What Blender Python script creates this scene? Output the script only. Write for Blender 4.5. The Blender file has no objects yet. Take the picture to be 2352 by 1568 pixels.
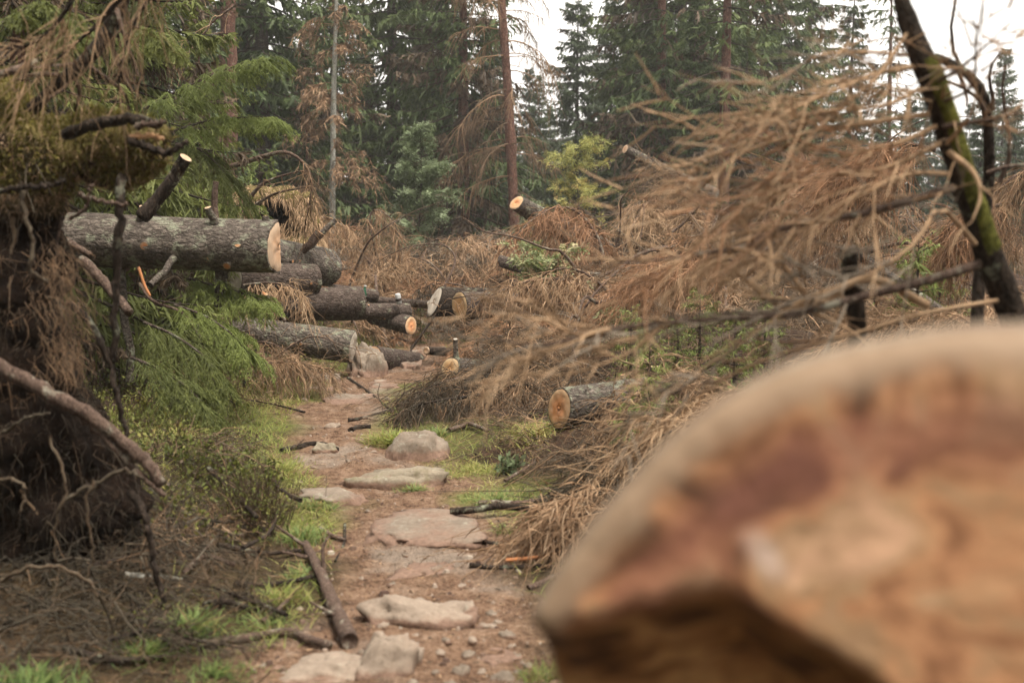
import bpy, bmesh, math, random
import numpy as np
from mathutils import Vector

S = bpy.context.scene
COL = S.collection
R = math.radians

# ------------------------------------------------------------------ camera
F, CX, CY = 2613.0, 1176.0, 784.0           # focal length and centre, in units of a 2352 px wide frame
EYE = 1.55
PITCH = R(5.8)
cam = bpy.data.cameras.new('camera')
cam.sensor_width = 36.0
cam.lens = 40.0
cam.clip_start = 0.05
cam.clip_end = 2000
cam.dof.use_dof = True
cam.dof.focus_distance = 11.0
cam.dof.aperture_fstop = 2.2
cam.dof.aperture_blades = 9
cam_o = bpy.data.objects.new('camera', cam)
COL.objects.link(cam_o)
cam_o.location = (0, 0, EYE)
cam_o.rotation_euler = (R(90) - PITCH, 0, 0)
S.camera = cam_o

# ------------------------------------------------------------------ sky, sun, exposure
SUN_EL, SUN_ROT = R(70), R(135)
W = bpy.data.worlds.new('World')
S.world = W
W.use_nodes = True
wn, wl = W.node_tree.nodes, W.node_tree.links
wn.clear()
sky = wn.new('ShaderNodeTexSky')
sky.sky_type = 'NISHITA'
sky.sun_disc = False
sky.sun_elevation = SUN_EL
sky.sun_rotation = SUN_ROT
sky.dust_density = 4.0
hs = wn.new('ShaderNodeHueSaturation'); hs.inputs['Saturation'].default_value = 0.12
mx = wn.new('ShaderNodeMix'); mx.data_type = 'RGBA'
mx.inputs[0].default_value = 0.85
mx.inputs[7].default_value = (8.7, 8.3, 7.75, 1)         # the closed cloud deck
bg = wn.new('ShaderNodeBackground'); bg.inputs[1].default_value = 0.062
wo = wn.new('ShaderNodeOutputWorld')
wl.new(sky.outputs[0], hs.inputs['Color'])
wl.new(hs.outputs[0], mx.inputs[6])
wl.new(mx.outputs[2], bg.inputs[0])
wl.new(bg.outputs[0], wo.inputs[0])

sun = bpy.data.lights.new('sun', 'SUN')
sun.energy = 1.5
sun.angle = R(18)
sun.color = (1.0, 0.94, 0.84)
sun_o = bpy.data.objects.new('sun', sun)
COL.objects.link(sun_o)
# light comes from SUN_ROT (clockwise from +Y), high up behind the cloud
_sd = Vector((math.sin(SUN_ROT) * math.cos(SUN_EL), math.cos(SUN_ROT) * math.cos(SUN_EL), math.sin(SUN_EL)))
sun_o.rotation_euler = _sd.to_track_quat('Z', 'Y').to_euler()
S.view_settings.view_transform = 'Standard'
S.view_settings.look = 'None'
S.view_settings.exposure = 1.98
S.view_settings.gamma = 1.0
S.view_settings.use_curve_mapping = False
try:
    S.cycles.use_denoising = True
    S.cycles.max_bounces = 6
    S.cycles.diffuse_bounces = 3
    S.cycles.glossy_bounces = 2
    S.cycles.transmission_bounces = 4
    S.cycles.transparent_max_bounces = 6
    S.cycles.volume_bounces = 0
    S.cycles.use_adaptive_sampling = True
    S.cycles.adaptive_threshold = 0.02
except Exception:
    pass

# ------------------------------------------------------------------ helpers: points
_c, _s = math.cos(PITCH), math.sin(PITCH)
def ray(px, py):
    u, v = (px - CX) / F, (CY - py) / F
    return np.array((u, _c + v * _s, -_s + v * _c))
def P(px, py, d):
    """A point of the place, d metres ahead."""
    r = ray(px, py); r = r / r[1] * d
    return np.array((r[0], r[1], EYE + r[2]))
def G(px, py, z=0.0):
    r = ray(px, py); k = (z - EYE) / r[2]
    return np.array((r[0] * k, r[1] * k, z))
def proj(p):
    p = np.asarray(p, float); q = p - np.array([0, 0, EYE])
    dep = q[..., 1] * _c - q[..., 2] * _s
    return CX + F * q[..., 0] / dep, CY - F * (q[..., 1] * _s + q[..., 2] * _c) / dep
# stretches of the windfall that lie open: (image x, y, radius, distance)
OPEN = [(1190, 470, 75, 17.5), (1300, 530, 70, 16.5), (1440, 345, 50, 19.5), (1285, 940, 75, 8.3), (1036, 838, 50, 10), (1056, 701, 45, 12.3), (998, 693, 40, 12.6), (1400, 925, 50, 8.6), (1215, 612, 40, 15), (1480, 365, 40, 18.5),
        (945, 745, 40, 13), (850, 810, 45, 12), (800, 700, 90, 12.5), (700, 700, 80, 12), (735, 600, 60, 12.5), (740, 780, 70, 11.2), (1260, 640, 60, 13.5)]
def is_open(p):
    x, y = proj(p); d = np.asarray(p)[..., 1]; o = np.zeros(np.shape(x), bool)
    for ox, oy, r, dd in OPEN: o |= (np.hypot(x - ox, y - oy) < r) & (d < dd + .15)
    return o
def PL(lst):
    return np.array([P(*q) for q in lst])

# ------------------------------------------------------------------ helpers: noise
def _h(ix, iy, iz, seed):
    n = (ix * 374761393 + iy * 668265263 + iz * 2147483647 + seed * 1274126177) & 0xFFFFFFFF
    n = ((n ^ (n >> 13)) * 1274126177) & 0xFFFFFFFF
    n = ((n ^ (n >> 16)) * 668265263) & 0xFFFFFFFF
    return ((n ^ (n >> 15)) & 0xFFFFFF) / float(0xFFFFFF)
def vnoise(p, seed=0):
    p = np.asarray(p, float)
    i = np.floor(p).astype(np.int64); f = p - i
    f = f * f * (3 - 2 * f)
    o = 0
    for a in (0, 1):
        for b in (0, 1):
            for c in (0, 1):
                w = (f[..., 0] if a else 1 - f[..., 0]) * (f[..., 1] if b else 1 - f[..., 1]) * (f[..., 2] if c else 1 - f[..., 2])
                o = o + w * _h(i[..., 0] + a, i[..., 1] + b, i[..., 2] + c, seed)
    return o * 2 - 1
def fbm(p, oct=4, seed=0, gain=0.5):
    p = np.asarray(p, float); o = 0; a = 1
    for k in range(oct):
        o = o + a * vnoise(p * (2 ** k) + 17.3 * k, seed + k); a *= gain
    return o
def nrm(v):
    return v / np.maximum(np.linalg.norm(v, axis=-1, keepdims=True), 1e-9)

# ------------------------------------------------------------------ helpers: meshes
class MB:
    """Gathers quads and triangles with a 'var' and a 'dead' value per vertex."""
    def __init__(s):
        s.V, s.Q, s.T, s.A, s.D, s.n = [], [], [], [], [], 0
    def add(s, V, Q=None, T=None, var=0.5, dead=0.0):
        V = np.asarray(V, float).reshape(-1, 3); m = len(V)
        s.V.append(V)
        s.A.append(np.broadcast_to(np.asarray(var, float), (m,)) if np.ndim(var) < 2 else np.asarray(var).reshape(-1))
        s.D.append(np.broadcast_to(np.asarray(dead, float), (m,)) if np.ndim(dead) < 2 else np.asarray(dead).reshape(-1))
        if Q is not None and len(Q): s.Q.append(np.asarray(Q).reshape(-1, 4) + s.n)
        if T is not None and len(T): s.T.append(np.asarray(T).reshape(-1, 3) + s.n)
        s.n += m
    def tubes(s, pts, rad, sides=3, var=0.5, dead=0.0, cap=False):
        """pts (N,K,3), rad (N,K): N tubes of K rings."""
        pts = np.asarray(pts, float); rad = np.asarray(rad, float)
        if pts.ndim == 2: pts = pts[None]; rad = np.broadcast_to(rad, pts.shape[:2])
        N, K, _ = pts.shape
        if N == 0: return
        t = nrm(np.gradient(pts, axis=1))
        ref = np.where(np.abs(t[:, :1, 2:3]) > 0.75, np.array([[[1., 0.13, 0.]]]), np.array([[[0., 0.1, 1.]]]))
        u = nrm(np.cross(t, np.broadcast_to(ref, t.shape))); v = np.cross(t, u)
        a = np.arange(sides) * 2 * math.pi / sides
        ring = pts[:, :, None] + rad[:, :, None, None] * (u[:, :, None] * np.cos(a)[None, None, :, None] + v[:, :, None] * np.sin(a)[None, None, :, None])
        idx = np.arange(N * K * sides).reshape(N, K, sides)
        q = np.stack([idx[:, :-1], np.roll(idx[:, :-1], -1, 2), np.roll(idx[:, 1:], -1, 2), idx[:, 1:]], -1)
        def ex(x):
            x = np.asarray(x, float)
            if x.ndim == 0: return np.full(N * K * sides, float(x))
            if x.ndim == 1: return np.repeat(x, K * sides)
            return np.repeat(x.reshape(-1), sides)
        T = None
        if cap:
            T = []
            for k in (0, K - 1):
                for j in range(1, sides - 1):
                    T.append(idx[:, k, [0, j, j + 1]])
            T = np.concatenate(T)
        s.add(ring, q, T, ex(var), ex(dead))
    def ribbons(s, pts, wid, side, var=0.5, dead=0.0):
        """pts (N,K,3), wid (N,K), side (N,3)."""
        N, K, _ = pts.shape
        if N == 0: return
        o = side[:, None] * (np.broadcast_to(wid, (N, K))[:, :, None] * 0.5)
        V = np.stack([pts - o, pts + o], 2)
        idx = np.arange(N * K * 2).reshape(N, K, 2)
        q = np.stack([idx[:, :-1, 0], idx[:, :-1, 1], idx[:, 1:, 1], idx[:, 1:, 0]], -1)
        ex = lambda x: np.full(N * K * 2, float(x)) if np.ndim(x) == 0 else (np.repeat(np.asarray(x), K * 2) if np.ndim(x) == 1 else np.repeat(np.asarray(x).reshape(-1), 2))
        s.add(V, q, None, ex(var), ex(dead))
    def mesh(s, name, mat, smooth=True, origin=None, attrs=None):
        V = np.concatenate(s.V) if s.V else np.zeros((0, 3))
        if origin is not None: V = V - np.asarray(origin)
        Q = np.concatenate(s.Q) if s.Q else np.zeros((0, 4), int)
        T = np.concatenate(s.T) if s.T else np.zeros((0, 3), int)
        me = bpy.data.meshes.new(name)
        me.vertices.add(len(V)); me.vertices.foreach_set('co', V.astype(np.float32).ravel())
        L = np.concatenate([Q.ravel(), T.ravel()]).astype(np.int32)
        me.loops.add(len(L)); me.loops.foreach_set('vertex_index', L)
        n = len(Q) + len(T)
        st = np.concatenate([np.arange(len(Q)) * 4, len(Q) * 4 + np.arange(len(T)) * 3]).astype(np.int32)
        me.polygons.add(n)
        me.polygons.foreach_set('loop_start', st)
        me.polygons.foreach_set('use_smooth', np.full(n, smooth))
        for nm, arr in (('var', s.A), ('dead', s.D)):
            at = me.attributes.new(nm, 'FLOAT', 'POINT'); at.data.foreach_set('value', np.concatenate(arr).astype(np.float32))
        for nm, arr in (attrs or {}).items():
            at = me.attributes.new(nm, 'FLOAT', 'POINT'); at.data.foreach_set('value', np.asarray(arr, np.float32).ravel())
        me.update(calc_edges=True)
        if mat is not None: me.materials.append(mat)
        return me

def link(name, me, parent=None, loc=None):
    o = bpy.data.objects.new(name, me); COL.objects.link(o)
    if parent is not None: o.parent = parent
    if loc is not None: o.location = loc
    return o
def tag(o, label=None, cat=None, group=None, kind=None):
    if label: o['label'] = label
    if cat: o['category'] = cat
    if group: o['group'] = group
    if kind: o['kind'] = kind
    return o
def thing(name, label, cat, loc=(0, 0, 0), group=None):
    o = bpy.data.objects.new(name, None); COL.objects.link(o)
    o.location = tuple(loc); o.empty_display_size = 0.1
    return tag(o, label, cat, group)
def dup(root, loc, rot=(0, 0, 0), scale=1.0, label=None, group=None):
    r = root.copy(); COL.objects.link(r)
    r.location = tuple(loc); r.rotation_euler = rot
    r.scale = (scale,) * 3 if np.ndim(scale) == 0 else tuple(scale)
    if label: r['label'] = label
    if group: r['group'] = group
    for ch in list(root.children):
        c = ch.copy(); COL.objects.link(c); c.parent = r
        for g in list(ch.children):
            d = g.copy(); COL.objects.link(d); d.parent = c
    return r

LM = [(1187, 300, 'the bare red pine'), (960, 430, 'the green rowan'), (1322, 400, 'the yellowing rowan'), (763, 400, 'the grey dead stem'), (1186, 466, 'the leaning orange tipped stem'), (1436, 343, 'the leaning grey stem'),
      (998, 693, 'the pale slanted log end'), (1056, 701, 'the pinkish log end'), (1036, 845, 'the yellow log end'), (1285, 940, 'the low orange log end'), (1265, 620, 'the bramble'), (751, 614, 'the second stacked log'),
      (862, 681, 'the green bottle'), (944, 748, 'the narrow orange log end'), (1180, 610, 'the dark broken log end'), (1968, 700, 'the upright blurred stub'), (2180, 400, 'the mossy leaning tree'), (1875, 440, 'the leaning pinkish stem'),
      (1655, 250, 'the slim pale trunk'), (1513, 270, 'the bare brown trunk'), (640, 480, 'the mossy root mound'), (1560, 745, 'the long horizontal limb'), (1322, 120, 'the lone pointed spruce'), (520, 60, 'the red barked trunk'),
      (860, 840, 'the lichened boulder'), (1750, 480, 'the long blurred upper limb'), (2110, 620, 'the limb reaching left from the mossy tree'), (1450, 700, 'the yellow green sapling'), (2288, 180, 'the small pointed spruce by the edge')]
LMP = [(957, 1020, 'the pale dome rock'), (928, 1095, 'the long stone step'), (760, 1130, 'the low stone step'), (995, 1205, 'the flat pinkish rock'), (965, 1410, 'the ridged rock'), (895, 1500, 'the humped rock'), (740, 1545, 'the long low rock'),
       (745, 1380, 'the stout barked stick'), (1250, 1500, 'the near log'), (948, 1590, 'the bottom stone'), (985, 1315, 'the grey half buried rock'), (1130, 1500, 'the angular wet slab'), (1170, 1300, 'the straight dark twig'), (1140, 1190, 'the stick on the flat rock'),
       (905, 1000, 'the long grass tuft'), (722, 1160, 'the green tuft'), (748, 1030, 'the mossy little rock'), (765, 982, 'the brown stone'), (795, 910, 'the broad grey slab'), (620, 1480, 'the crooked stick')]
USED = set()
def own_label(base, x, y, lms=LM, words=('above', 'below', 'left of', 'right of')):
    c = sorted(lms, key=lambda q: math.hypot(q[0] - x, q[1] - y))
    rel = lambda q: (words[2] if x < q[0] else words[3]) if abs(x - q[0]) > abs(y - q[1]) * 1.1 else (words[0] if y < q[1] else words[1])
    tries = [f'{base} {rel(q)} {q[2]}' for q in c[:2]] + [f'{base} {rel(c[0])} {c[0][2]}, {rel(q)} {q[2]}' for q in c[1:7]] + [f'{base} between {q1[2]} and {q2[2]}' for q1 in c[:4] for q2 in c[1:5] if q1 is not q2]
    for t_ in tries:
        if t_ not in USED and len(t_.split()) <= 16:
            USED.add(t_); return t_
    return tries[0]

def spline(pts, n):
    """Catmull-Rom through pts, n samples."""
    p = np.asarray(pts, float)
    if len(p) == 2: return p[0] + (p[1] - p[0]) * np.linspace(0, 1, n)[:, None]
    q = np.concatenate([[2 * p[0] - p[1]], p, [2 * p[-1] - p[-2]]])
    t = np.linspace(0, len(p) - 1 - 1e-6, n); i = t.astype(int); f = (t - i)[:, None]
    a, b, c, d = q[i], q[i + 1], q[i + 2], q[i + 3]
    return 0.5 * (2 * b + (c - a) * f + (2 * a - 5 * b + 4 * c - d) * f ** 2 + (3 * b - a - 3 * c + d) * f ** 3)
def poly_at(poly, bi, s):
    """Points and tangents on polylines poly (B,K,3) at branch bi, parameter s."""
    K = poly.shape[1]
    x = np.clip(s, 0, 0.9999) * (K - 1); i = x.astype(int); f = (x - i)[:, None]
    a, b = poly[bi, i], poly[bi, i + 1]
    return a + (b - a) * f, nrm(b - a)
# ------------------------------------------------------------------ materials
class NT:
    def __init__(s, name, rough=0.8, spec=0.25):
        s.m = bpy.data.materials.new(name); s.m.use_nodes = True
        s.n, s.l = s.m.node_tree.nodes, s.m.node_tree.links
        s.b = s.n['Principled BSDF']; s.out = s.n['Material Output']
        s.b.inputs['Roughness'].default_value = rough
        s.b.inputs['Specular IOR Level'].default_value = spec
    def _set(s, sock, v):
        if isinstance(v, bpy.types.NodeSocket): s.l.new(v, sock)
        elif v is not None: sock.default_value = v if not (isinstance(v, tuple) and len(v) == 3 and sock.type == 'RGBA') else (*v, 1)
    def attr(s, nm):
        a = s.n.new('ShaderNodeAttribute'); a.attribute_name = nm; return a.outputs['Fac']
    def obj(s):
        return s.n.new('ShaderNodeTexCoord').outputs['Object']
    def gpos(s):
        return s.n.new('ShaderNodeNewGeometry').outputs['Position']
    def rnd(s):
        return s.n.new('ShaderNodeObjectInfo').outputs['Random']
    def noise(s, co, scale, detail=4, rough=0.55, dist=0.0, dims=None):
        t = s.n.new('ShaderNodeTexNoise'); s._set(t.inputs['Vector'], co)
        t.inputs['Scale'].default_value = scale; t.inputs['Detail'].default_value = detail
        t.inputs['Roughness'].default_value = rough; t.inputs['Distortion'].default_value = dist
        return t.outputs['Fac']
    def voro(s, co, scale, feature='F1', out='Distance', rnd=1.0):
        t = s.n.new('ShaderNodeTexVoronoi'); t.feature = feature; s._set(t.inputs['Vector'], co)
        t.inputs['Scale'].default_value = scale; t.inputs['Randomness'].default_value = rnd
        return t.outputs[out]
    def mapping(s, co, scale=(1, 1, 1), rot=(0, 0, 0)):
        t = s.n.new('ShaderNodeMapping'); s._set(t.inputs['Vector'], co)
        t.inputs['Scale'].default_value = scale; t.inputs['Rotation'].default_value = rot
        return t.outputs[0]
    def ramp(s, f, stops, interp='LINEAR'):
        t = s.n.new('ShaderNodeValToRGB'); s._set(t.inputs[0], f); r = t.color_ramp; r.interpolation = interp
        while len(r.elements) < len(stops): r.elements.new(0.5)
        for e, (p, c) in zip(r.elements, stops):
            e.position = p; e.color = (*c, 1) if isinstance(c, tuple) else (c, c, c, 1)
        return t.outputs[0]
    def mix(s, f, a, b, mode='MIX'):
        t = s.n.new('ShaderNodeMix'); t.data_type = 'RGBA'; t.blend_type = mode
        s._set(t.inputs[0], f); s._set(t.inputs[6], a); s._set(t.inputs[7], b)
        return t.outputs[2]
    def math(s, op, a, b=None, c=None):
        t = s.n.new('ShaderNodeMath'); t.operation = op
        s._set(t.inputs[0], a)
        if b is not None: s._set(t.inputs[1], b)
        if c is not None: s._set(t.inputs[2], c)
        return t.outputs[0]
    def bump(s, h, strength=0.5, dist=0.01, normal=None):
        t = s.n.new('ShaderNodeBump'); s._set(t.inputs['Height'], h)
        t.inputs['Strength'].default_value = strength; t.inputs['Distance'].default_value = dist
        if normal is not None: s.l.new(normal, t.inputs['Normal'])
        return t.outputs[0]
    def done(s, col, normal=None, rough=None):
        s._set(s.b.inputs['Base Color'], col)
        if normal is not None: s.l.new(normal, s.b.inputs['Normal'])
        if rough is not None: s._set(s.b.inputs['Roughness'], rough)
        return s.m
    def leaf(s, col, trans=0.3):
        """Thin foliage: part of the light goes through."""
        s._set(s.b.inputs['Base Color'], col)
        t = s.n.new('ShaderNodeBsdfTranslucent'); s._set(t.inputs['Color'], col)
        x = s.n.new('ShaderNodeMixShader'); x.inputs[0].default_value = trans
        s.l.new(s.b.outputs[0], x.inputs[1]); s.l.new(t.outputs[0], x.inputs[2])
        s.l.new(x.outputs[0], s.out.inputs['Surface'])
        return s.m

M = {}
def needle_mat(name, stops, deadstops, trans=0.25, rnd=0.35):
    t = NT(name, 0.6, 0.3)
    v = t.math('MULTIPLY_ADD', t.rnd(), rnd, t.math('MULTIPLY', t.attr('var'), 1 - rnd))
    g = t.ramp(v, stops); d = t.ramp(t.attr('var'), deadstops)
    M[name] = t.leaf(t.mix(t.attr('dead'), g, d), trans)
DEAD = [(0, (.035, .024, .016)), (.35, (.08, .054, .034)), (.7, (.135, .092, .056)), (1, (.20, .14, .088))]
needle_mat('spruce_needles', [(0, (.028, .044, .015)), (.4, (.062, .092, .029)), (.75, (.11, .145, .044)), (1, (.16, .19, .06))], DEAD)
needle_mat('spruce_needles_cool', [(0, (.03, .046, .026)), (.5, (.066, .092, .046)), (1, (.12, .148, .07))], DEAD)
needle_mat('spruce_needles_near', [(0, (.06, .075, .024)), (.4, (.14, .16, .045)), (.75, (.23, .25, .07)), (1, (.33, .34, .10))], DEAD, .4)
needle_mat('spruce_needles_fresh', [(0, (.08, .10, .03)), (.5, (.19, .23, .06)), (1, (.36, .40, .12))], DEAD, .4)
needle_mat('spruce_needles_young', [(0, (.09, .12, .03)), (.5, (.19, .23, .06)), (1, (.34, .36, .11))], DEAD)
needle_mat('rowan_leaves_green', [(0, (.08, .11, .05)), (.5, (.18, .225, .115)), (1, (.34, .39, .24))], DEAD, 0.3, .1)
needle_mat('rowan_leaves_autumn', [(0, (.24, .26, .08)), (.45, (.45, .43, .14)), (.72, (.55, .40, .15)), (1, (.58, .28, .11))], DEAD, 0.3, .1)
needle_mat('bramble_leaves', [(0, (.12, .16, .06)), (.45, (.25, .29, .13)), (.7, (.42, .36, .2)), (.86, (.5, .2, .13)), (1, (.6, .33, .25))], DEAD, 0.3, .05)
needle_mat('grass_blades', [(0, (.07, .10, .022)), (.4, (.19, .23, .05)), (.75, (.33, .34, .09)), (1, (.46, .41, .16))], [(0, (.16, .10, .04)), (1, (.42, .30, .13))], 0.35, .0)
needle_mat('grass_lush', [(0, (.06, .10, .028)), (.5, (.16, .225, .06)), (1, (.33, .38, .13))], [(0, (.2, .13, .05)), (1, (.45, .33, .15))], 0.35, .0)
needle_mat('bilberry_leaves', [(0, (.06, .075, .02)), (.4, (.155, .175, .042)), (.75, (.27, .265, .066)), (1, (.40, .33, .09))], DEAD, 0.3, .0)
needle_mat('moss_fronds', [(0, (.05, .048, .013)), (.4, (.14, .125, .03)), (.75, (.26, .22, .05)), (1, (.36, .30, .075))], DEAD, 0.25, .0)

def twig_mat(name, stops, rnd=0.3, rough=.85):
    t = NT(name, rough, .15)
    v = t.math('MULTIPLY_ADD', t.rnd(), rnd, t.math('MULTIPLY', t.attr('var'), 1 - rnd))
    c = t.ramp(v, stops)
    n = t.noise(t.obj(), 60, 2)
    c = t.mix(t.ramp(n, [(.3, 0.0), (.75, .6)]), c, t.mix(.5, c, (.30, .27, .2)))
    M[name] = t.done(c)
twig_mat('dead_twigs', [(0, (.03, .019, .013)), (.3, (.12, .07, .04)), (.55, (.30, .175, .098)), (.8, (.44, .275, .16)), (1, (.55, .40, .27))])
twig_mat('dead_twigs_rust', [(0, (.06, .03, .017)), (.4, (.24, .118, .06)), (.75, (.42, .215, .115)), (1, (.55, .33, .20))])
twig_mat('dead_twigs_tan', [(0, (.15, .086, .05)), (.35, (.33, .205, .116)), (.7, (.49, .315, .185)), (1, (.60, .43, .28))])
twig_mat('dark_roots', [(0, (.012, .009, .007)), (.45, (.035, .022, .014)), (.75, (.10, .055, .03)), (1, (.26, .14, .07))])

def bark(name, a, b, lich=.25, scale=26, stretch=.45, bumpd=.014, lcol=(.27, .28, .2)):
    """Scaly spruce bark; object z runs along the stem."""
    t = NT(name, .88, .15)
    co = t.obj()
    wob = t.n.new('ShaderNodeTexNoise'); t.l.new(co, wob.inputs['Vector']); wob.inputs['Scale'].default_value = scale * .9; wob.inputs['Detail'].default_value = 4
    wa = t.n.new('ShaderNodeVectorMath'); wa.operation = 'MULTIPLY_ADD'; t.l.new(wob.outputs['Color'], wa.inputs[0]); wa.inputs[1].default_value = (.075 * 20 / scale,) * 3; t.l.new(co, wa.inputs[2])
    m = t.mapping(wa.outputs[0], (1, 1, stretch))
    cell = t.voro(m, scale, 'DISTANCE_TO_EDGE')
    colr = t.voro(m, scale, 'F1', 'Color')
    fine = t.noise(co, 70, 4, .7)
    fl = t.noise(t.mapping(wa.outputs[0], (1, 1, .35)), scale * 2.2, 4, .7)
    f = t.math('ADD', t.math('MULTIPLY', colr, .25), t.math('MULTIPLY', t.ramp(fl, [(.32, 0.0), (.68, 1.0)]), .7))
    c = t.ramp(f, [(.12, tuple(x * .5 for x in a)), (.4, a), (.92, b)])
    c = t.mix(t.math('MULTIPLY', t.ramp(cell, [(0.0, .5), (.16, 0.0)]), t.ramp(t.noise(co, scale * .4, 3), [(.35, .25), (.65, 1.0)])), c, tuple(x * .4 for x in a))
    ln = t.math('ADD', t.noise(co, 9, 5, .7), t.math('MULTIPLY', fine, .18))
    c = t.mix(t.ramp(ln, [(.70 - lich * .3, 0.0), (.80 - lich * .25, .8)]), c, lcol)
    h = t.math('ADD', t.math('MULTIPLY', t.ramp(cell, [(0, 0.0), (.22, 1.0)]), .7), t.math('MULTIPLY', fine, .5))
    h = t.math('ADD', h, t.math('MULTIPLY', fl, 1.1))
    M[name] = t.done(c, t.bump(h, .9, bumpd))
bark('bark_grey', (.085, .068, .056), (.25, .205, .17), .3)
bark('bark_brown', (.075, .054, .044), (.20, .155, .128), .12, 30)
bark('bark_red', (.125, .062, .045), (.27, .15, .11), .05, 16, .35)
bark('bark_pale', (.30, .29, .25), (.52, .51, .45), .25, 14, .6, .008, (.36, .38, .28))
bark('bark_dark', (.028, .02, .015), (.085, .06, .045), .10, 34, .4, .006)
bark('bark_stick', (.085, .055, .042), (.24, .165, .125), .18, 60, .3, .004, (.33, .31, .24))
bark('bark_mossy', (.03, .022, .016), (.095, .066, .048), .1, 40, .4, .01)

def cutwood(name, core, mid, rim, dirt=.25):
    """Sawn end: rings by the 'rad' attribute (0 centre, 1 bark)."""
    t = NT(name, .75, .2)
    r = t.attr('rad'); co = t.obj()
    w = t.noise(co, 6, 3)
    rr = t.math('ADD', r, t.math('MULTIPLY', w, .16))
    ring = t.math('SINE', t.math('MULTIPLY', rr, 95.0))
    c = t.ramp(rr, [(.05, core), (.55, mid), (.93, rim), (1.0, rim)])
    c = t.mix(t.math('MULTIPLY', t.math('ADD', ring, 1.0), .13), c, tuple(x * .45 for x in mid))
    saw = t.noise(t.mapping(co, (4, 4, 60)), 5, 3, .6)
    c = t.mix(t.ramp(saw, [(.35, .35), (.65, 0.0)]), c, tuple(x * .72 for x in mid))
    gr = t.noise(co, 17, 3, .6)
    c = t.mix(t.ramp(gr, [(.5, 0.0), (.72, .4)]), c, (.40, .33, .26))
    d = t.noise(co, 11, 5, .7)
    c = t.mix(t.ramp(d, [(.5, 0.0), (.75, dirt)]), c, (.13, .075, .045))
    M[name] = t.done(c, t.bump(saw, .35, .004))
cutwood('wood_orange', (.60, .24, .10), (.64, .30, .14), (.54, .37, .22))
cutwood('wood_pale', (.52, .29, .16), (.58, .36, .22), (.54, .39, .27), .14)
cutwood('wood_yellow', (.54, .29, .12), (.57, .33, .15), (.46, .33, .19))
cutwood('wood_weathered', (.46, .38, .30), (.52, .45, .37), (.46, .40, .33), .35)
cutwood('wood_rust', (.40, .15, .06), (.46, .19, .08), (.33, .22, .13), .35)

def rockmat(name, a, b, moss=.0, lichen=.3):
    t = NT(name, .85, .25)
    co = t.obj()
    n = t.noise(co, 5, 6, .65); f = t.noise(co, 45, 4, .7)
    c = t.ramp(t.math('ADD', t.math('MULTIPLY', n, .6), t.math('MULTIPLY', f, .4)), [(.3, a), (.68, b)])
    s = t.voro(co, 22, 'F1')
    c = t.mix(t.ramp(s, [(.05, .5), (.2, 0.0)]), c, tuple(x * .55 for x in a))
    c = t.mix(t.ramp(t.noise(co, 13, 5, .75), [(.56, 0.0), (.64, lichen)]), c, (.40, .39, .31))
    c = t.mix(t.ramp(t.noise(co, 3.2, 4, .6), [(.5, 0.0), (.7, .55)]), c, (.19, .105, .068))
    if moss: c = t.mix(t.ramp(t.noise(co, 6, 4, .7), [(.66 - moss * .3, 0.0), (.8 - moss * .3, .7)]), c, (.105, .098, .04))
    c = t.mix(t.ramp(t.math('ADD', t.attr('low'), t.math('MULTIPLY', t.noise(co, 9, 5, .75), 1.1)), [(.62, 0.0), (1.0, .95)]), c, t.ramp(f, [(.3, (.11, .065, .046)), (.7, (.25, .155, .11))]))
    M[name] = t.done(c, t.bump(t.math('ADD', n, t.math('MULTIPLY', f, .35)), .7, .02))
rockmat('rock_pale', (.11, .083, .061), (.26, .208, .16), .0, .42)
rockmat('rock_tan', (.165, .122, .09), (.34, .27, .21), .1)
rockmat('rock_mossy', (.13, .105, .075), (.31, .26, .19), .55, .45)

t = NT('forest_floor', .9, .15)
co = t.gpos()
n1 = t.noise(co, 1.3, 5, .6); n2 = t.noise(co, 9, 5, .7); n3 = t.noise(co, 60, 3, .7)
dirt = t.ramp(t.math('ADD', t.math('MULTIPLY', n2, .55), t.math('MULTIPLY', n3, .45)), [(.36, (.045, .026, .016)), (.46, (.15, .085, .052)), (.55, (.24, .148, .095)), (.68, (.36, .255, .18))])
grey = t.ramp(n2, [(.3, (.21, .165, .13)), (.7, (.33, .27, .215))])
dirt = t.mix(t.ramp(n1, [(.52, 0.0), (.64, .75)]), dirt, grey)
litter = t.ramp(t.math('ADD', t.math('MULTIPLY', n2, .5), t.math('MULTIPLY', n3, .5)), [(.32, (.016, .010, .007)), (.5, (.046, .026, .016)), (.7, (.12, .064, .036))])
moss = t.ramp(t.math('ADD', t.math('MULTIPLY', n2, .5), t.math('MULTIPLY', n3, .5)), [(.3, (.06, .068, .017)), (.5, (.15, .16, .04)), (.7, (.26, .255, .075))])
c = t.mix(t.attr('moss'), litter, moss)
c = t.mix(t.attr('path'), c, dirt)
vv = t.voro(co, 48, 'F1')
h = t.math('ADD', t.math('MULTIPLY', n2, .6), t.math('MULTIPLY', n3, .5))
n4 = t.noise(co, 22, 4, .7)
h = t.math('ADD', h, t.math('MULTIPLY', n4, .6))
h = t.math('SUBTRACT', h, t.math('MULTIPLY', t.ramp(vv, [(0, 1.0), (.3, 0.0)]), -.25))
M['forest_floor'] = t.done(c, t.bump(h, 1.0, .05), .85)

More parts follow.
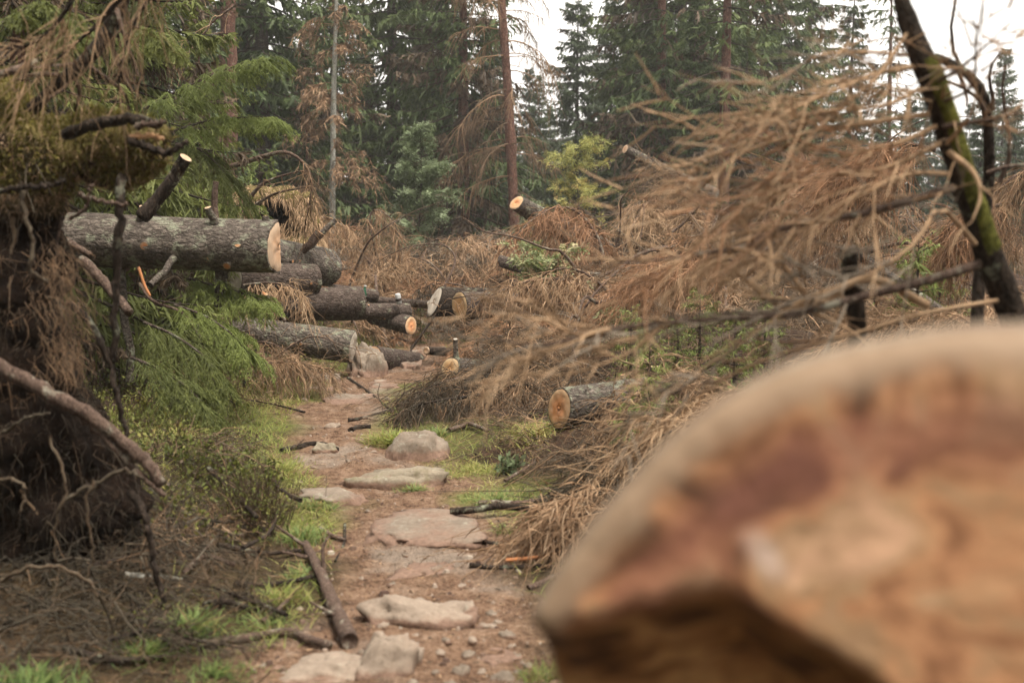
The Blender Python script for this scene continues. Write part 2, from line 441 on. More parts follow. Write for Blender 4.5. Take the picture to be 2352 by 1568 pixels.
t = NT('root_soil', .95, .1)
co = t.obj(); n = t.noise(co, 12, 6, .7); f = t.noise(co, 60, 4, .7)
c = t.ramp(t.math('ADD', t.math('MULTIPLY', n, .6), t.math('MULTIPLY', f, .4)), [(.32, (.006, .0045, .004)), (.55, (.02, .012, .008)), (.78, (.06, .034, .02))])
c = t.mix(t.attr('var'), c, t.ramp(t.math('ADD', t.math('MULTIPLY', n, .5), t.math('MULTIPLY', f, .5)), [(.36, (.055, .042, .016)), (.5, (.17, .135, .05)), (.64, (.30, .235, .10))]))
M['root_soil'] = t.done(c, t.bump(t.math('ADD', n, t.math('MULTIPLY', f, .4)), 1.0, .04))

t = NT('near_face', .62, .3)                        # the big sawn end close by
co = t.obj(); r = t.attr('rad')
n = t.noise(co, 10.5, 4, .6, .9); n2 = t.noise(co, 22, 3, .6); n5 = t.noise(co, 4.2, 2)
c = t.ramp(t.math('ADD', t.math('MULTIPLY', n, .75), t.math('MULTIPLY', n5, .25)), [(.37, (.10, .048, .027)), (.45, (.36, .165, .08)), (.50, (.62, .31, .155)), (.55, (.46, .28, .15)), (.62, (.74, .44, .27))])
c = t.mix(t.ramp(t.math('ADD', r, t.math('MULTIPLY', n2, .12)), [(.80, 0.0), (.87, .6), (.92, .6), (.97, 0.0)]), c, (.33, .13, .09))
c = t.mix(t.ramp(t.math('ADD', r, t.math('MULTIPLY', n2, .08)), [(.955, 0.0), (1.03, 1.0)]), c, (.38, .26, .17))
c = t.mix(t.attr('notch'), c, t.ramp(n, [(.36, (.09, .042, .02)), (.47, (.36, .17, .06)), (.6, (.62, .36, .15))]))
c = t.mix(t.math('MULTIPLY', t.attr('pale'), .85), c, (.70, .52, .43))
ring = t.math('SINE', t.math('MULTIPLY', t.math('ADD', r, t.math('MULTIPLY', n, .1)), 120.0))
c = t.mix(t.math('MULTIPLY', t.math('ADD', ring, 1.0), .08), c, (.2, .09, .045))
M['near_face'] = t.done(c, t.bump(n2, .4, .01))
t = NT('near_sapwood', .7, .25); co = t.obj()
n = t.noise(co, 9, 4, .6); n2 = t.noise(t.mapping(co, (1, 1, .2)), 60, 3)
c = t.ramp(t.math('ADD', t.math('MULTIPLY', n, .7), t.math('MULTIPLY', n2, .3)), [(.3, (.16, .108, .075)), (.5, (.27, .20, .14)), (.7, (.36, .29, .215))])
M['near_sapwood'] = t.done(c, t.bump(n2, .4, .006))
t = NT('splinter_wood', .7, .2); n = t.noise(t.obj(), 30, 3)
M['splinter_wood'] = t.done(t.ramp(n, [(.3, (.50, .33, .25)), (.7, (.62, .46, .37))]))
t = NT('moss_coat', .95, .05); n = t.noise(t.obj(), 50, 4, .7)
M['moss_coat'] = t.done(t.ramp(n, [(.3, (.03, .03, .01)), (.5, (.105, .105, .025)), (.72, (.24, .22, .055))]), t.bump(n, 1.0, .02))
t = NT('bottle_glass', .08, .5)
t.b.inputs['Transmission Weight'].default_value = .7
M['bottle_glass'] = t.done((.06, .32, .18))
t = NT('label_paper', .7, .2)
M['label_paper'] = t.done(t.ramp(t.noise(t.obj(), 40, 2), [(.4, (.42, .42, .41)), (.7, (.52, .51, .5))]))

t = NT('path_gravel', .85, .2)
M['path_gravel'] = t.done(t.ramp(t.attr('var'), [(0, (.07, .04, .03)), (.5, (.19, .125, .09)), (.85, (.28, .21, .16)), (1, (.38, .32, .26))]))

twig_mat('dead_twigs_grey', [(0, (.05, .036, .028)), (.35, (.14, .105, .08)), (.7, (.27, .215, .165)), (1, (.42, .36, .29))])
# ------------------------------------------------------------------ the ground
rng = np.random.default_rng(7)
PATH = np.array([G(930, 1900)[:2], G(930, 1568)[:2], G(985, 1420)[:2], G(965, 1250)[:2], G(905, 1120)[:2], G(790, 1020)[:2], G(770, 960)[:2],
                 G(815, 905)[:2], G(880, 868)[:2], G(935, 845)[:2], G(965, 820)[:2], G(960, 790)[:2], G(950, 765)[:2]])
PATHD = spline(np.c_[PATH, np.zeros(len(PATH))], 160)[:, :2]
PATHW = np.interp(np.linspace(0, 1, 160), [0, .15, .3, .45, .6, .75, 1], [.55, .50, .46, .44, .42, .5, .35])
def path_dist(x, y):
    x = np.asarray(x, float).ravel(); y = np.asarray(y, float).ravel()
    o = np.full(x.shape, 9.0)
    near = (y < 24) & (np.abs(x) < 9)
    xs, ys = x[near], y[near]; best = np.full(xs.shape, 9.0)
    for (a, b), w in zip(PATHD[::2], PATHW[::2]):
        best = np.minimum(best, np.hypot(xs - a, ys - b) - w)
    o[near] = best
    return o
def _b(px, d): return (px - CX) / F * d
MOUNDS = [(_b(840, 21), 21, .95, 2.4, 2.2), (_b(1060, 22), 22, .85, 2.2, 2.2), (_b(1330, 19.5), 19.5, .85, 1.8, 1.8), (_b(1560, 18), 18, 1.25, 2.2, 2.2),
          (_b(1800, 17), 17, 1.25, 2.6, 2.2), (_b(2150, 16), 16, 1.0, 2.4, 2.4), (_b(1420, 13), 13, .55, 1.3, 1.2), (_b(1750, 11), 11, .5, 1.6, 1.5),
          (_b(1180, 15.5), 15.5, .5, 1.0, 1.5), (_b(1210, 10.2), 10.2, .28, .7, .6), (_b(430, 13), 13, .35, 1.6, 2.0), (_b(640, 14.5), 14.5, .6, 1.0, 1.4),
          (_b(1520, 7.4), 7.4, .25, .7, .7), (_b(60, 6), 6, .25, 1.0, 1.5), (.80, 1.45, .52, .5, .62)]
def gz(x, y, fine=True):
    x = np.asarray(x, float); y = np.asarray(y, float); sh = x.shape
    x = x.ravel(); y = y.ravel()
    pd = path_dist(x, y)
    p = np.c_[x, y, np.zeros_like(x)]
    z = .05 * vnoise(p * .7, 3) + .03 * vnoise(p * 2.1, 4)
    off = np.clip(pd / .9, 0, 1)
    z = z * (.3 + .7 * off) + .10 * off * off * (3 - 2 * off)
    m_ = np.zeros_like(z)
    for mx_, my_, h, sx, sy in MOUNDS:
        m_ = np.maximum(m_, h * np.exp(-((x - mx_) / sx) ** 2 - ((y - my_) / sy) ** 2) * np.clip(pd / .8, 0, 1))
    z = z + m_
    if fine:
        z = z + .018 * fbm(p * 6, 3, 9) + .009 * vnoise(p * 21, 12) * 1.0
    far = np.clip((y - 26) / 60, 0, 1)
    z = z + far * 1.2 * far
    return z.reshape(sh)
def gp(px, py, z=0.0):
    """A point on the ground under an image position, following the relief."""
    q = G(px, py, z)
    for _ in range(4):
        q = G(px, py, float(gz(np.array([q[0]]), np.array([q[1]]))[0]))
    return q

def ground_sheet():
    xs = np.concatenate([np.linspace(-400, -60, 12), np.linspace(-50, -9, 26), np.linspace(-8.4, -3.2, 44), np.linspace(-3.13, 3.6, 124), np.linspace(3.7, 9, 44), np.linspace(10, 50, 26), np.linspace(60, 400, 12)])
    ys = np.concatenate([np.linspace(-40, 0, 14), np.linspace(.5, 2.2, 12), np.linspace(2.3, 8.2, 145), np.linspace(8.25, 15, 84), np.linspace(15.1, 28, 48), np.linspace(29, 90, 40), np.linspace(100, 600, 20)])
    X, Y = np.meshgrid(xs, ys)
    Z = gz(X, Y)
    V = np.stack([X, Y, Z], -1).reshape(-1, 3)
    n, m = len(xs), len(ys)
    i = np.arange(n * m).reshape(m, n)
    q = np.stack([i[:-1, :-1], i[:-1, 1:], i[1:, 1:], i[1:, :-1]], -1).reshape(-1, 4)
    pd = path_dist(X, Y)
    wob = .22 * fbm(V * np.array([1, 1, 0]) * 2.2, 4, 21)
    pm = np.clip(.5 - (pd + wob) / .28, 0, 1)
    x, y = V[:, 0], V[:, 1]
    left = (x < np.interp(y, PATHD[:, 1], PATHD[:, 0]))
    n = fbm(V * np.array([1, 1, 0]) * 1.1, 4, 33)
    band = np.exp(-np.clip(pd, 0, 9) / np.where(left, 1.0, .5))
    mo = np.clip(band * 1.3 + .6 * n - .35, 0, .85) * np.where(y > 5.6, 1, .12) * np.where(y < 14, 1, np.clip(1 - (y - 14) / 4, .1, 1))
    b = MB(); b.add(V, q)
    me = b.mesh('ground', M['forest_floor'], attrs={'path': pm, 'moss': mo})
    o = link('ground', me); tag(o, 'forest floor of dark needle litter and moss with a reddish dirt footpath', None, None, 'structure')
ground_sheet()
# ------------------------------------------------------------------ standing trees
def spruce_meshes(seed, H, Lmax, z0=.6, dz=.38, per=5, twig=.30, tw_w=.045, dens=1.0, dead=.08, bare=0.0, droop=.35, low_dead=.0, tipfrac=.9, tw_n=20, Q=5):
    """Living Norway spruce: whorls of boughs with hanging fronds -> (trunk MB, crown MB)."""
    g = np.random.default_rng(seed)
    zs = np.arange(z0, H - .15, dz * .9)
    zs = zs + g.uniform(-.12, .12, len(zs))
    zb, az = [], []
    for z in zs:
        n = per + g.integers(-1, 2); a0 = g.uniform(0, 6.28)
        for k in range(n):
            zb.append(z + g.uniform(-.12, .12)); az.append(a0 + 6.283 * k / n + g.uniform(-.35, .35))
    zb = np.array(zb); az = np.array(az); B = len(zb)
    tt = np.clip(zb / H, 0, 1)
    L = Lmax * (np.clip(1 - tt, 0.0, 1) ** .78) * g.uniform(.62, 1.12, B) * np.clip(.55 + tt * 3, .55, 1) + .12
    L *= 1 + .25 * np.sin(az * 2 + seed) * (1 - tt)
    K = 9; s = np.linspace(0, 1, K)[None]
    el = np.interp(tt, [0, .35, .75, 1], [-.35, -.16, .25, .9]) + g.uniform(-.12, .12, B)
    r = s * L[:, None]
    z = zb[:, None] + np.tan(el)[:, None] * r * (1 - .35 * s) - droop * L[:, None] * s ** 2 * (1 - .55 * s) + .10 * L[:, None] * s ** 4
    wob = .05 * L[:, None] * np.sin(s * 5 + g.uniform(0, 6, (B, 1)))
    ax, ay = np.cos(az)[:, None], np.sin(az)[:, None]
    lean = g.uniform(-.01, .01, 2) * H
    poly = np.stack([r * ax - wob * ay + lean[0] * (z / H) ** 2, r * ay + wob * ax + lean[1] * (z / H) ** 2, z], -1)
    bdead = (g.random(B) < (dead + low_dead * np.clip(1 - tt * 2.2, 0, 1))).astype(float)
    bbare = g.random(B) < bare * np.clip(1.3 - tt, 0, 1)
    c = MB()
    c.tubes(poly, (.006 + .012 * L[:, None]) * (1 - .85 * s), 3, .1, np.ones(B))
    T = np.maximum(3, (tw_n * dens * (.35 + L / Lmax)).astype(int))
    T = np.where(bbare, T // 6, T)
    bi = np.repeat(np.arange(B), T); N = len(bi)
    sp = g.random(N) ** .75 * .97 + .03
    sp = np.maximum(sp, .12)
    p, tan = poly_at(poly, bi, sp)
    lat = nrm(np.cross(tan, np.array([0, 0, 1.0]))) * np.where(g.random(N) < .5, 1, -1)[:, None]
    d = nrm(tan * g.uniform(.2, .9, (N, 1)) + lat * g.uniform(.25, 1.0, (N, 1)) + np.array([0, 0, -1.0]) * g.uniform(.0, .9, (N, 1)))
    ln = twig * (0.6 + .8 * g.random(N)) * (.45 + .9 * (1 - sp)) * (.55 + .55 * L[bi] / Lmax)
    k = np.linspace(0, 1, 3)[None, :, None]
    pts = p[:, None] + d[:, None] * ln[:, None, None] * k + np.array([0, 0, -1.0]) * (ln * g.uniform(.1, .5, N))[:, None, None] * k ** 2
    side = nrm(np.cross(d, g.normal(size=(N, 3)) * .6 + np.array([0, 0, 1.0])))
    bv = g.uniform(-.12, .12, B)
    tv = np.clip(.42 + bv[bi] + g.normal(0, .13, N) + .22 * (sp - .5), 0, 1)
    c.ribbons(pts, tw_w * np.array([.7, 1.0, .15])[None] * g.uniform(.6, 1.2, (N, 1)), side, tv, bdead[bi])
    # side fronds
    bi2 = np.repeat(np.arange(N), Q); N2 = len(bi2)
    s2 = g.uniform(.15, .95, N2)
    p2, t2 = poly_at(pts, bi2, s2)
    d2 = nrm(t2 * .7 + side[bi2] * np.where(g.random(N2) < .5, 1, -1)[:, None] * g.uniform(.4, 1, (N2, 1)) + np.array([0, 0, -1.0]) * g.uniform(-.1, .6, (N2, 1)))
    l2 = ln[bi2] * g.uniform(.25, .55, N2)
    pts2 = p2[:, None] + d2[:, None] * l2[:, None, None] * np.linspace(0, 1, 2)[None, :, None]
    c.ribbons(pts2, tw_w * np.array([.8, .25])[None] * g.uniform(.6, 1.1, (N2, 1)), nrm(np.cross(d2, g.normal(size=(N2, 3)))), np.clip(tv[bi2] + g.normal(.05, .1, N2), 0, 1), bdead[bi][bi2])
    tk = MB()
    zz = np.linspace(0, H, 14)
    r0 = .012 * H + .02
    tp = np.stack([lean[0] * (zz / H) ** 2, lean[1] * (zz / H) ** 2, zz], -1)
    tk.tubes(tp[None], (r0 * (1 - zz / H * .97) * (1 + .35 * np.exp(-zz / .35)))[None], 9, .4)
    return tk, c

def tree_from(name, label, tkcr, tmat, cmat, loc, group, rot=0., scale=1.):
    tk, c = tkcr
    r = thing(name, label, 'tree', loc, group)
    r.rotation_euler = (0, 0, rot); r.scale = (scale,) * 3
    link('trunk', tk.mesh('trunk', M[tmat]), r)
    link('crown', c.mesh('crown', M[cmat]), r)
    return r

GT = 'spruces standing behind the windfall'
def at(px, d, dz=-.15):
    x = (px - CX) / F * d
    return (x, d, float(gz(np.array([x]), np.array([d]))[0]) + dz)

PROT = {}
HID = (0, -60, 0)
SPEC = dict(
    tall=(spruce_meshes(11, 17, 3.2, dz=.40, per=6, twig=.40, tw_w=.068, dens=1.9, dead=.06, low_dead=.2), 'spruce_needles'),
    full=(spruce_meshes(12, 15, 3.7, dz=.38, per=6, twig=.42, tw_w=.07, dens=1.9, dead=.05, low_dead=.15), 'spruce_needles'),
    slim=(spruce_meshes(13, 16, 2.3, dz=.40, per=5, twig=.40, tw_w=.066, dens=1.8, dead=.08, low_dead=.3), 'spruce_needles'),
    spire=(spruce_meshes(14, 11, 2.3, z0=.4, dz=.36, per=6, twig=.36, tw_w=.058, dens=2.1, dead=.02, droop=.28), 'spruce_needles_cool'),
    brown=(spruce_meshes(15, 15, 2.7, z0=2.0, dz=.42, per=6, twig=.46, tw_w=.06, dens=1.5, dead=.42, bare=.2, low_dead=.2), 'spruce_needles'),
    thin=(spruce_meshes(16, 14, 2.2, z0=3.2, dz=.5, per=5, twig=.4, tw_w=.07, dens=1.1, dead=.4, bare=.55, droop=.5, low_dead=.6), 'spruce_needles'),
)
# (kind, image x, distance, height scale, rotation, label)
TREES = [
 ('slim', 330, 23, 1.0, 0.3, 'tall dark spruce just left of the red barked trunk'),
 ('tall', 250, 24, 1.05, 1.7, 'dark spruce deep in shade behind the hanging brown twigs'),
 ('slim', 120, 22, 1.05, 2.9, 'slender dark spruce behind the root plate with the mossy ledge'),
 ('full', 20, 26, 1.1, 5.2, 'dark spruce at the far left behind the root plate'),
 ('tall', 615, 31, 1.15, 2.2, 'full green spruce just right of the red barked trunk'),
 ('slim', 775, 40, 1.02, 0.6, 'narrow tall spruce rising behind the grey dead trunk'),
 ('full', 905, 37, 1.25, 1.1, 'big dense green spruce behind the blue green rowan'),
 ('slim', 1010, 43, 1.0, 3.6, 'dark spruce between the dense green one and the bare red pine'),
 ('brown', 1065, 33, 1.05, 0.2, 'half dead spruce with brown hanging boughs left of the bare red pine'),
 ('brown', 712, 29.5, .42, 2.4, 'brown dead spruce with needles gone rusty beside the grey dead trunk'),
 ('spire', 1215, 56, .80, 1.2, 'short misty spruce seen just right of the bare red pine'),
 ('spire', 1322, 44, 1.0, 0.4, 'pointed green spruce standing alone against the white sky'),
 ('slim', 1462, 38, 1.05, 4.0, 'green spruce right of the pointed one with a ragged left side'),
 ('full', 1555, 37, 1.25, 2.0, 'wide olive green spruce standing between the two bare brown trunks'),
 ('thin', 1513, 33, 1.15, 5.0, 'spruce on a bare brown trunk with short dead limbs behind the sawn leaning stem'),
 ('thin', 1656, 31, 1.1, 1.0, 'spruce on a slim pale trunk with a few drooping yellow green boughs'),
 ('full', 1745, 41, 1.2, 3.3, 'tall bushy spruce at the right edge of the forest wall'),
 ('slim', 1842, 44, 1.0, 0.9, 'thin green spruce leaning on the bushy one by the open sky'),
 ('slim', 1938, 47, .78, 2.7, 'small ragged spruce against the sky, first right of the forest wall'),
 ('thin', 2030, 46, .92, 4.4, 'sparse spruce against the sky behind the mossy leaning stem'),
 ('spire', 2125, 58, .86, 2.5, 'low spruce peeping out behind the mossy leaning stem'),
 ('spire', 2288, 54, .86, 3.9, 'small pointed spruce alone in the white sky right of the mossy stem'),
 ('spire', 2212, 60, .68, 5.9, 'low blurred spruce left of the small pointed one'),
 ('spire', 2385, 48, .62, 0.1, 'low spruce cut by the right edge of the picture'),
]
for kind, px, d, sc, rot, lab in TREES:
    tk, cm = SPEC[kind]
    sc2 = sc * (d / d)
    if kind not in PROT:
        PROT[kind] = tree_from('spruce_tree', lab, tk, 'bark_red' if kind in ('thin', 'brown') else 'bark_brown', cm, at(px, d), GT, rot, sc2)
    else:
        dup(PROT[kind], at(px, d), (0, 0, rot), sc2, lab)
# the second and third rows close the wood behind them
g = np.random.default_rng(5)
GB = 'spruces deep in the wood behind the front row'
back = [(470, 36), (540, 34), (600, 46), (655, 36), (735, 44), (1880, 33), (1950, 30), (2010, 34), (2080, 31), (2240, 30), (2320, 33), (2400, 30), (2170, 35), (1500, 33), (1590, 31), (1700, 33), (90, 34), (200, 31), (310, 30), (330, 40), (450, 33), (480, 44), (560, 41), (680, 47), (840, 50), (850, 46), (955, 52), (1040, 48), (1010, 40), (1120, 44),
        (1170, 52), (1265, 62), (1300, 58), (1385, 52), (1400, 47), (1480, 50), (1500, 44), (1600, 48), (1650, 44), (1690, 50), (1780, 52), (1880, 56), (1985, 60), (2060, 55), (2170, 64), (2250, 62), (2330, 58), (2420, 62), (1240, 48), (1350, 62), (1130, 38)]
for px, d in back:
    top = (-70 if px < 640 else 45) if px < 1150 else (-40 if 1390 < px < 1800 else 195)
    if 1165 < px < 1380: top = 215
    if px > 1850: top = 310 if d > 40 else 300
    if 1490 < px < 1710 and d < 34: top = 200
    zt = P(px, top + g.uniform(-20, 50), d)[2]
    k = ['tall', 'full', 'slim', 'spire'][g.integers(0, 4)] if px < 1850 else 'spire'
    Hk = {'tall': 17, 'full': 15, 'slim': 16, 'spire': 11}[k]
    loc = at(px, d)
    dup(PROT[k], loc, (0, 0, g.uniform(0, 6.28)), np.clip((zt - loc[2]) / Hk, .45, 1.5), own_label({'tall': 'dark green spruce', 'full': 'broad dark spruce', 'slim': 'narrow dark spruce', 'spire': 'pointed dark spruce'}[k] + ' deep in the wood', px, 230, LM, ('behind', 'behind', 'left of', 'right of')), GB)

# ---- bare stems
def bare_tree(name, label, base, pts, r0, r1, tmat, nb, blen, seed, side=0., droop=.6, s0=.1, group=None, tw=6, twmat='dead_twigs', brad=.018, needles=None):
    """Standing dead or bare stem: a bent trunk, drooping dead limbs as parts with fine twigs."""
    g = np.random.default_rng(seed)
    base = np.array(base)
    ax = spline(pts, 26) - base
    root = thing(name, label, 'tree', base, group)
    b = MB(); b.tubes(ax[None], np.linspace(r0, r1, 26)[None] * (1 + .08 * g.normal(size=26))[None], 12, .4, cap=True)
    link('trunk', b.mesh('trunk', M[tmat]), root)
    tw_b = MB()
    for k in range(nb):
        s = g.uniform(s0, 1)
        p, tn = poly_at(ax[None], np.array([0]), np.array([s]))
        a = g.uniform(0, 6.28) if g.random() > abs(side) else (math.pi if side < 0 else 0) + g.uniform(-.8, .8)
        L = blen * g.uniform(.35, 1.1) * (1 - .35 * s)
        q = np.linspace(0, 1, 7)[:, None]
        d = np.array([math.cos(a), math.sin(a), g.uniform(-.05, .25)])
        pl = p + d * L * q * (1 - .15 * q) + np.array([0, 0, -1.]) * L * droop * g.uniform(.4, 1.2) * q ** 2 + .04 * L * np.sin(q * 7 + k) * np.array([-d[1], d[0], .4])
        bb = MB(); bb.tubes(pl[None], (brad * (.5 + .6 * L / blen) * (1 - .8 * q[:, 0]))[None], 5, .35)
        if L > .5 * blen or g.random() < .4:
            n = int(tw * (1 + L))
            sp = g.uniform(.25, 1, n)
            pp, tt = poly_at(pl[None], np.zeros(n, int), sp)
            dd = nrm(tt * .6 + g.normal(size=(n, 3)) * .45 + np.array([0, 0, -.7]))
            ll = g.uniform(.1, .4, n) * L
            kk = np.linspace(0, 1, 4)[None, :, None]
            tp = pp[:, None] + dd[:, None] * ll[:, None, None] * kk + np.array([0, 0, -1.]) * (ll * .4)[:, None, None] * kk ** 2
            bb.tubes(tp, np.linspace(.008, .003, 4)[None] * np.ones((n, 1)), 3, g.uniform(.1, .6, n))
            if needles:
                n2 = n * needles; bi = g.integers(0, n, n2); p3, t3 = poly_at(tp, bi, g.random(n2))
                d3 = nrm(t3 + g.normal(size=(n2, 3)) * .8 + np.array([0, 0, -.5])); l3 = g.uniform(.06, .2, n2)
                bb.ribbons(p3[:, None] + d3[:, None] * l3[:, None, None] * np.linspace(0, 1, 2)[None, :, None], np.array([[.025, .008]]) * np.ones((n2, 1)), nrm(np.cross(d3, g.normal(size=(n2, 3)))), g.uniform(.15, .9, n2))
        link('limb', bb.mesh('limb', M[twmat]), root)
    return root
# the bare red pine in the middle
d = 30
base = np.array(at(1187, d))
bare_tree('pine_tree', 'tall bare pine with reddish bark and dead drooping limbs in the middle', base,
          np.array([base, P(1178, 440, d), P(1166, 200, d), P(1150, -20, d), P(1136, -300, d)]), .16, .085, 'bark_red', 84, 2.3, 3, side=-.35, droop=.55, s0=.22, tw=11, brad=.02)
d = 28
base = np.array(at(763, d))
bare_tree('dead_tree', 'dead spruce stem with pale grey bark and short twiggy limbs', base,
          np.array([base, P(764, 420, d), P(767, 200, d), P(772, 20, d), P(776, -160, d)]), .088, .03, 'bark_pale', 66, 1.5, 4, droop=.2, s0=.25, tw=7, brad=.010, needles=9)
d = 26
base = np.array(at(526, d))
bare_tree('pine_tree', 'thick red barked pine trunk rising out of the top edge at left', base,
          np.array([base, P(525, 300, d), P(523, 0, d), P(521, -400, d)]), .20, .17, 'bark_red', 10, 1.6, 5, droop=.3, s0=.2, tw=6)
d = 22
base = np.array(at(1880, d))
bare_tree('dead_tree', 'leaning broken pinkish stem with rusty needles amid the right brush', base,
          np.array([base, P(1868, 480, d), P(1848, 400, d), P(1838, 350, d)]), .11, .05, 'bark_red', 14, .9, 6, droop=.6, s0=.2, tw=8, twmat='dead_twigs_rust', brad=.01, needles=14)

# ---- broadleaves
def leafy(name, label, base, H, Rr, seed, mat, n_limb, leaf, nleaf, shape=1.0, tmat='bark_brown', cat='tree', mixdead=0.0, r0=.03, lf_w=.45, topvar=0.0):
    g = np.random.default_rng(seed); root = thing(name, label, cat, base)
    zz = np.linspace(0, H, 12)
    tp = np.stack([.04 * H * np.sin(zz / H * 3 + seed) * zz / H, .03 * H * np.cos(zz / H * 4) * zz / H, zz], -1)
    b = MB(); b.tubes(tp[None], np.linspace(r0, r0 * .15, 12)[None], 7, .4)
    zb = g.uniform(.12, .98, n_limb); az = g.uniform(0, 6.28, n_limb)
    L = Rr * (1.05 - zb * shape * .98) * g.uniform(.3, 1.25, n_limb)
    p0, _ = poly_at(tp[None], np.zeros(n_limb, int), zb)
    q = np.linspace(0, 1, 6)[None]
    pl = np.stack([p0[:, :1] + np.cos(az)[:, None] * L[:, None] * q, p0[:, 1:2] + np.sin(az)[:, None] * L[:, None] * q,
                   p0[:, 2:] + L[:, None] * (.75 * q - .35 * q ** 2)], -1)
    b.tubes(pl, r0 * .3 * (1 - .8 * q) * np.ones((n_limb, 1)), 4, .3)
    link('trunk' if cat == 'tree' else 'stem', b.mesh('trunk', M[tmat]), root)
    # compound leaves: a rachis with paired leaflets
    c = MB(); N = nleaf
    bi = g.integers(0, n_limb, N); s = g.uniform(.25, 1.0, N)
    p, tn = poly_at(pl, bi, s)
    d = nrm(tn * .5 + g.normal(size=(N, 3)) * .7 + np.array([0, 0, .1])); ln = leaf * g.uniform(.7, 1.3, N)
    k5 = np.linspace(.2, 1, 3)
    up = nrm(g.normal(size=(N, 3)) * .45 + np.array([0, 0, 1.0])); lat = nrm(np.cross(d, up))
    lv = np.clip(.5 + g.normal(0, .16, N) + g.uniform(-.15, .15, n_limb)[bi] + topvar * (p[:, 2] / H - .5), 0, 1)
    for kk in k5:
        for sg in (-1, 1):
            q0 = p + d * (ln * kk)[:, None] + np.array([0, 0, -1.]) * (ln * .25 * kk * kk)[:, None]
            dd = nrm(d * .55 + lat * sg); l = ln * .42 * (1.1 - .4 * kk)
            pts = q0[:, None] + dd[:, None] * l[:, None, None] * np.array([0, .5, 1.0])[None, :, None] + np.array([0, 0, -1.]) * (l * .2)[:, None, None] * np.array([0, .3, 1.0])[None, :, None]
            c.ribbons(pts, (l * lf_w)[:, None] * np.array([[.25, 1.0, .1]]), nrm(np.cross(dd, up)), lv, (g.random(N) < mixdead).astype(float))
    link('crown', c.mesh('crown', M[mat]), root)
    return root
leafy('rowan_tree', 'young blue green rowan standing before the dark spruces', at(960, 24), 3.35, 1.2, 31, 'rowan_leaves_green', 80, .15, 3600, .95)
leafy('rowan_tree', 'rowan turning yellow and orange right of the bare red pine', at(1322, 25), 3.3, 1.05, 32, 'rowan_leaves_autumn', 90, .12, 3200, .45, topvar=-.5)
leafy('rowan_tree', 'low green sapling at the foot of the bare red pine', at(1235, 26), 2.1, .9, 33, 'rowan_leaves_green', 30, .15, 1000, .6)

# ---- nearer green spruces on the left
GL = spruce_meshes(41, 6.2, 1.65, z0=.4, dz=.27, per=6, twig=.26, tw_w=.027, dens=2.1, dead=.10, droop=.45, low_dead=.1, tw_n=26)
tree_from('spruce_tree', 'bright green spruce with long drooping boughs above the thick sawn log', GL, 'bark_red', 'spruce_needles_near', at(300, 11.5), None, .4, 1.0)
GL2 = spruce_meshes(42, 7.0, 1.5, z0=.3, dz=.30, per=6, twig=.24, tw_w=.026, dens=2.0, dead=.25, droop=.45, low_dead=.2, tw_n=22)
t2 = tree_from('spruce_tree', 'olive green spruce behind the hanging brown twigs at top left', GL2, 'bark_red', 'spruce_needles_near', at(60, 9.5), None, 1.4, 1.0)
dup(t2, at(470, 15.5), (0, 0, 3.0), .62, 'lower green spruce tucked behind the long drooping boughs')
YS = spruce_meshes(43, 2.6, .8, z0=.15, dz=.2, per=5, twig=.17, tw_w=.016, dens=1.1, dead=.0, droop=.1, tw_n=14)
y1 = tree_from('young_spruce', 'fresh yellow green young spruce behind the curved dead branch', YS, 'bark_brown', 'spruce_needles_young', (0, 0, 0), None, 0, 1.0)
def young(px, py, d, rot=0., label=None):
    l = at(px, d, -.03); h = P(px, py, d)[2] - l[2]
    if label is None:
        y1.location = l; y1.scale = (h / 2.6,) * 3; return y1
    return dup(y1, l, (0, 0, rot), h / 2.6, label)
young(600, 330, 16)
young(1232, 545, 13.5, 1, 'small yellow green spruce seedling standing up beside the pink bramble leaves')
young(1490, 735, 9.5, 2, 'yellow green young spruce low in the brush behind the sawn log')
young(1640, 690, 11, 3, 'yellow green young spruce half hidden under tan twigs')
young(1450, 690, 8.4, 7, 'yellow green spruce sapling with bright tips right of the bramble sprig')
young(1760, 650, 9.5, 8, 'lanky yellow spruce sapling standing in the tan twigs')
young(1560, 720, 7.8, 9, 'pale green spruce sapling right behind the horizontal blurred limb')
young(1905, 830, 7.0, 3.3, 'low fresh green spruce sapling left of the upright stub')
young(2090, 590, 9.5, 1.3, 'green spruce sapling behind the crossing limbs near the upright stub')
young(1492, 745, 6.3, 6, 'bright green spruce sapling above the far end of the low orange faced log')
young(1690, 700, 6.6, 7.3, 'yellowish spruce sapling between the horizontal limb and the near log')
young(1610, 650, 8.0, 8.3, 'slender yellow spruce sapling in the middle of the right brush')
young(2110, 520, 7.4, 9.3, 'green spruce sapling under the rust coloured curtain of twigs')
young(1870, 800, 10, 4, 'small yellow spruce just above the edge of the big near log')
young(965, 700, 15, 5, 'small yellow spruce behind the pale slanted log end')
young(2160, 500, 12, 5.5, 'green young spruce in the gap left of the mossy stem foot')

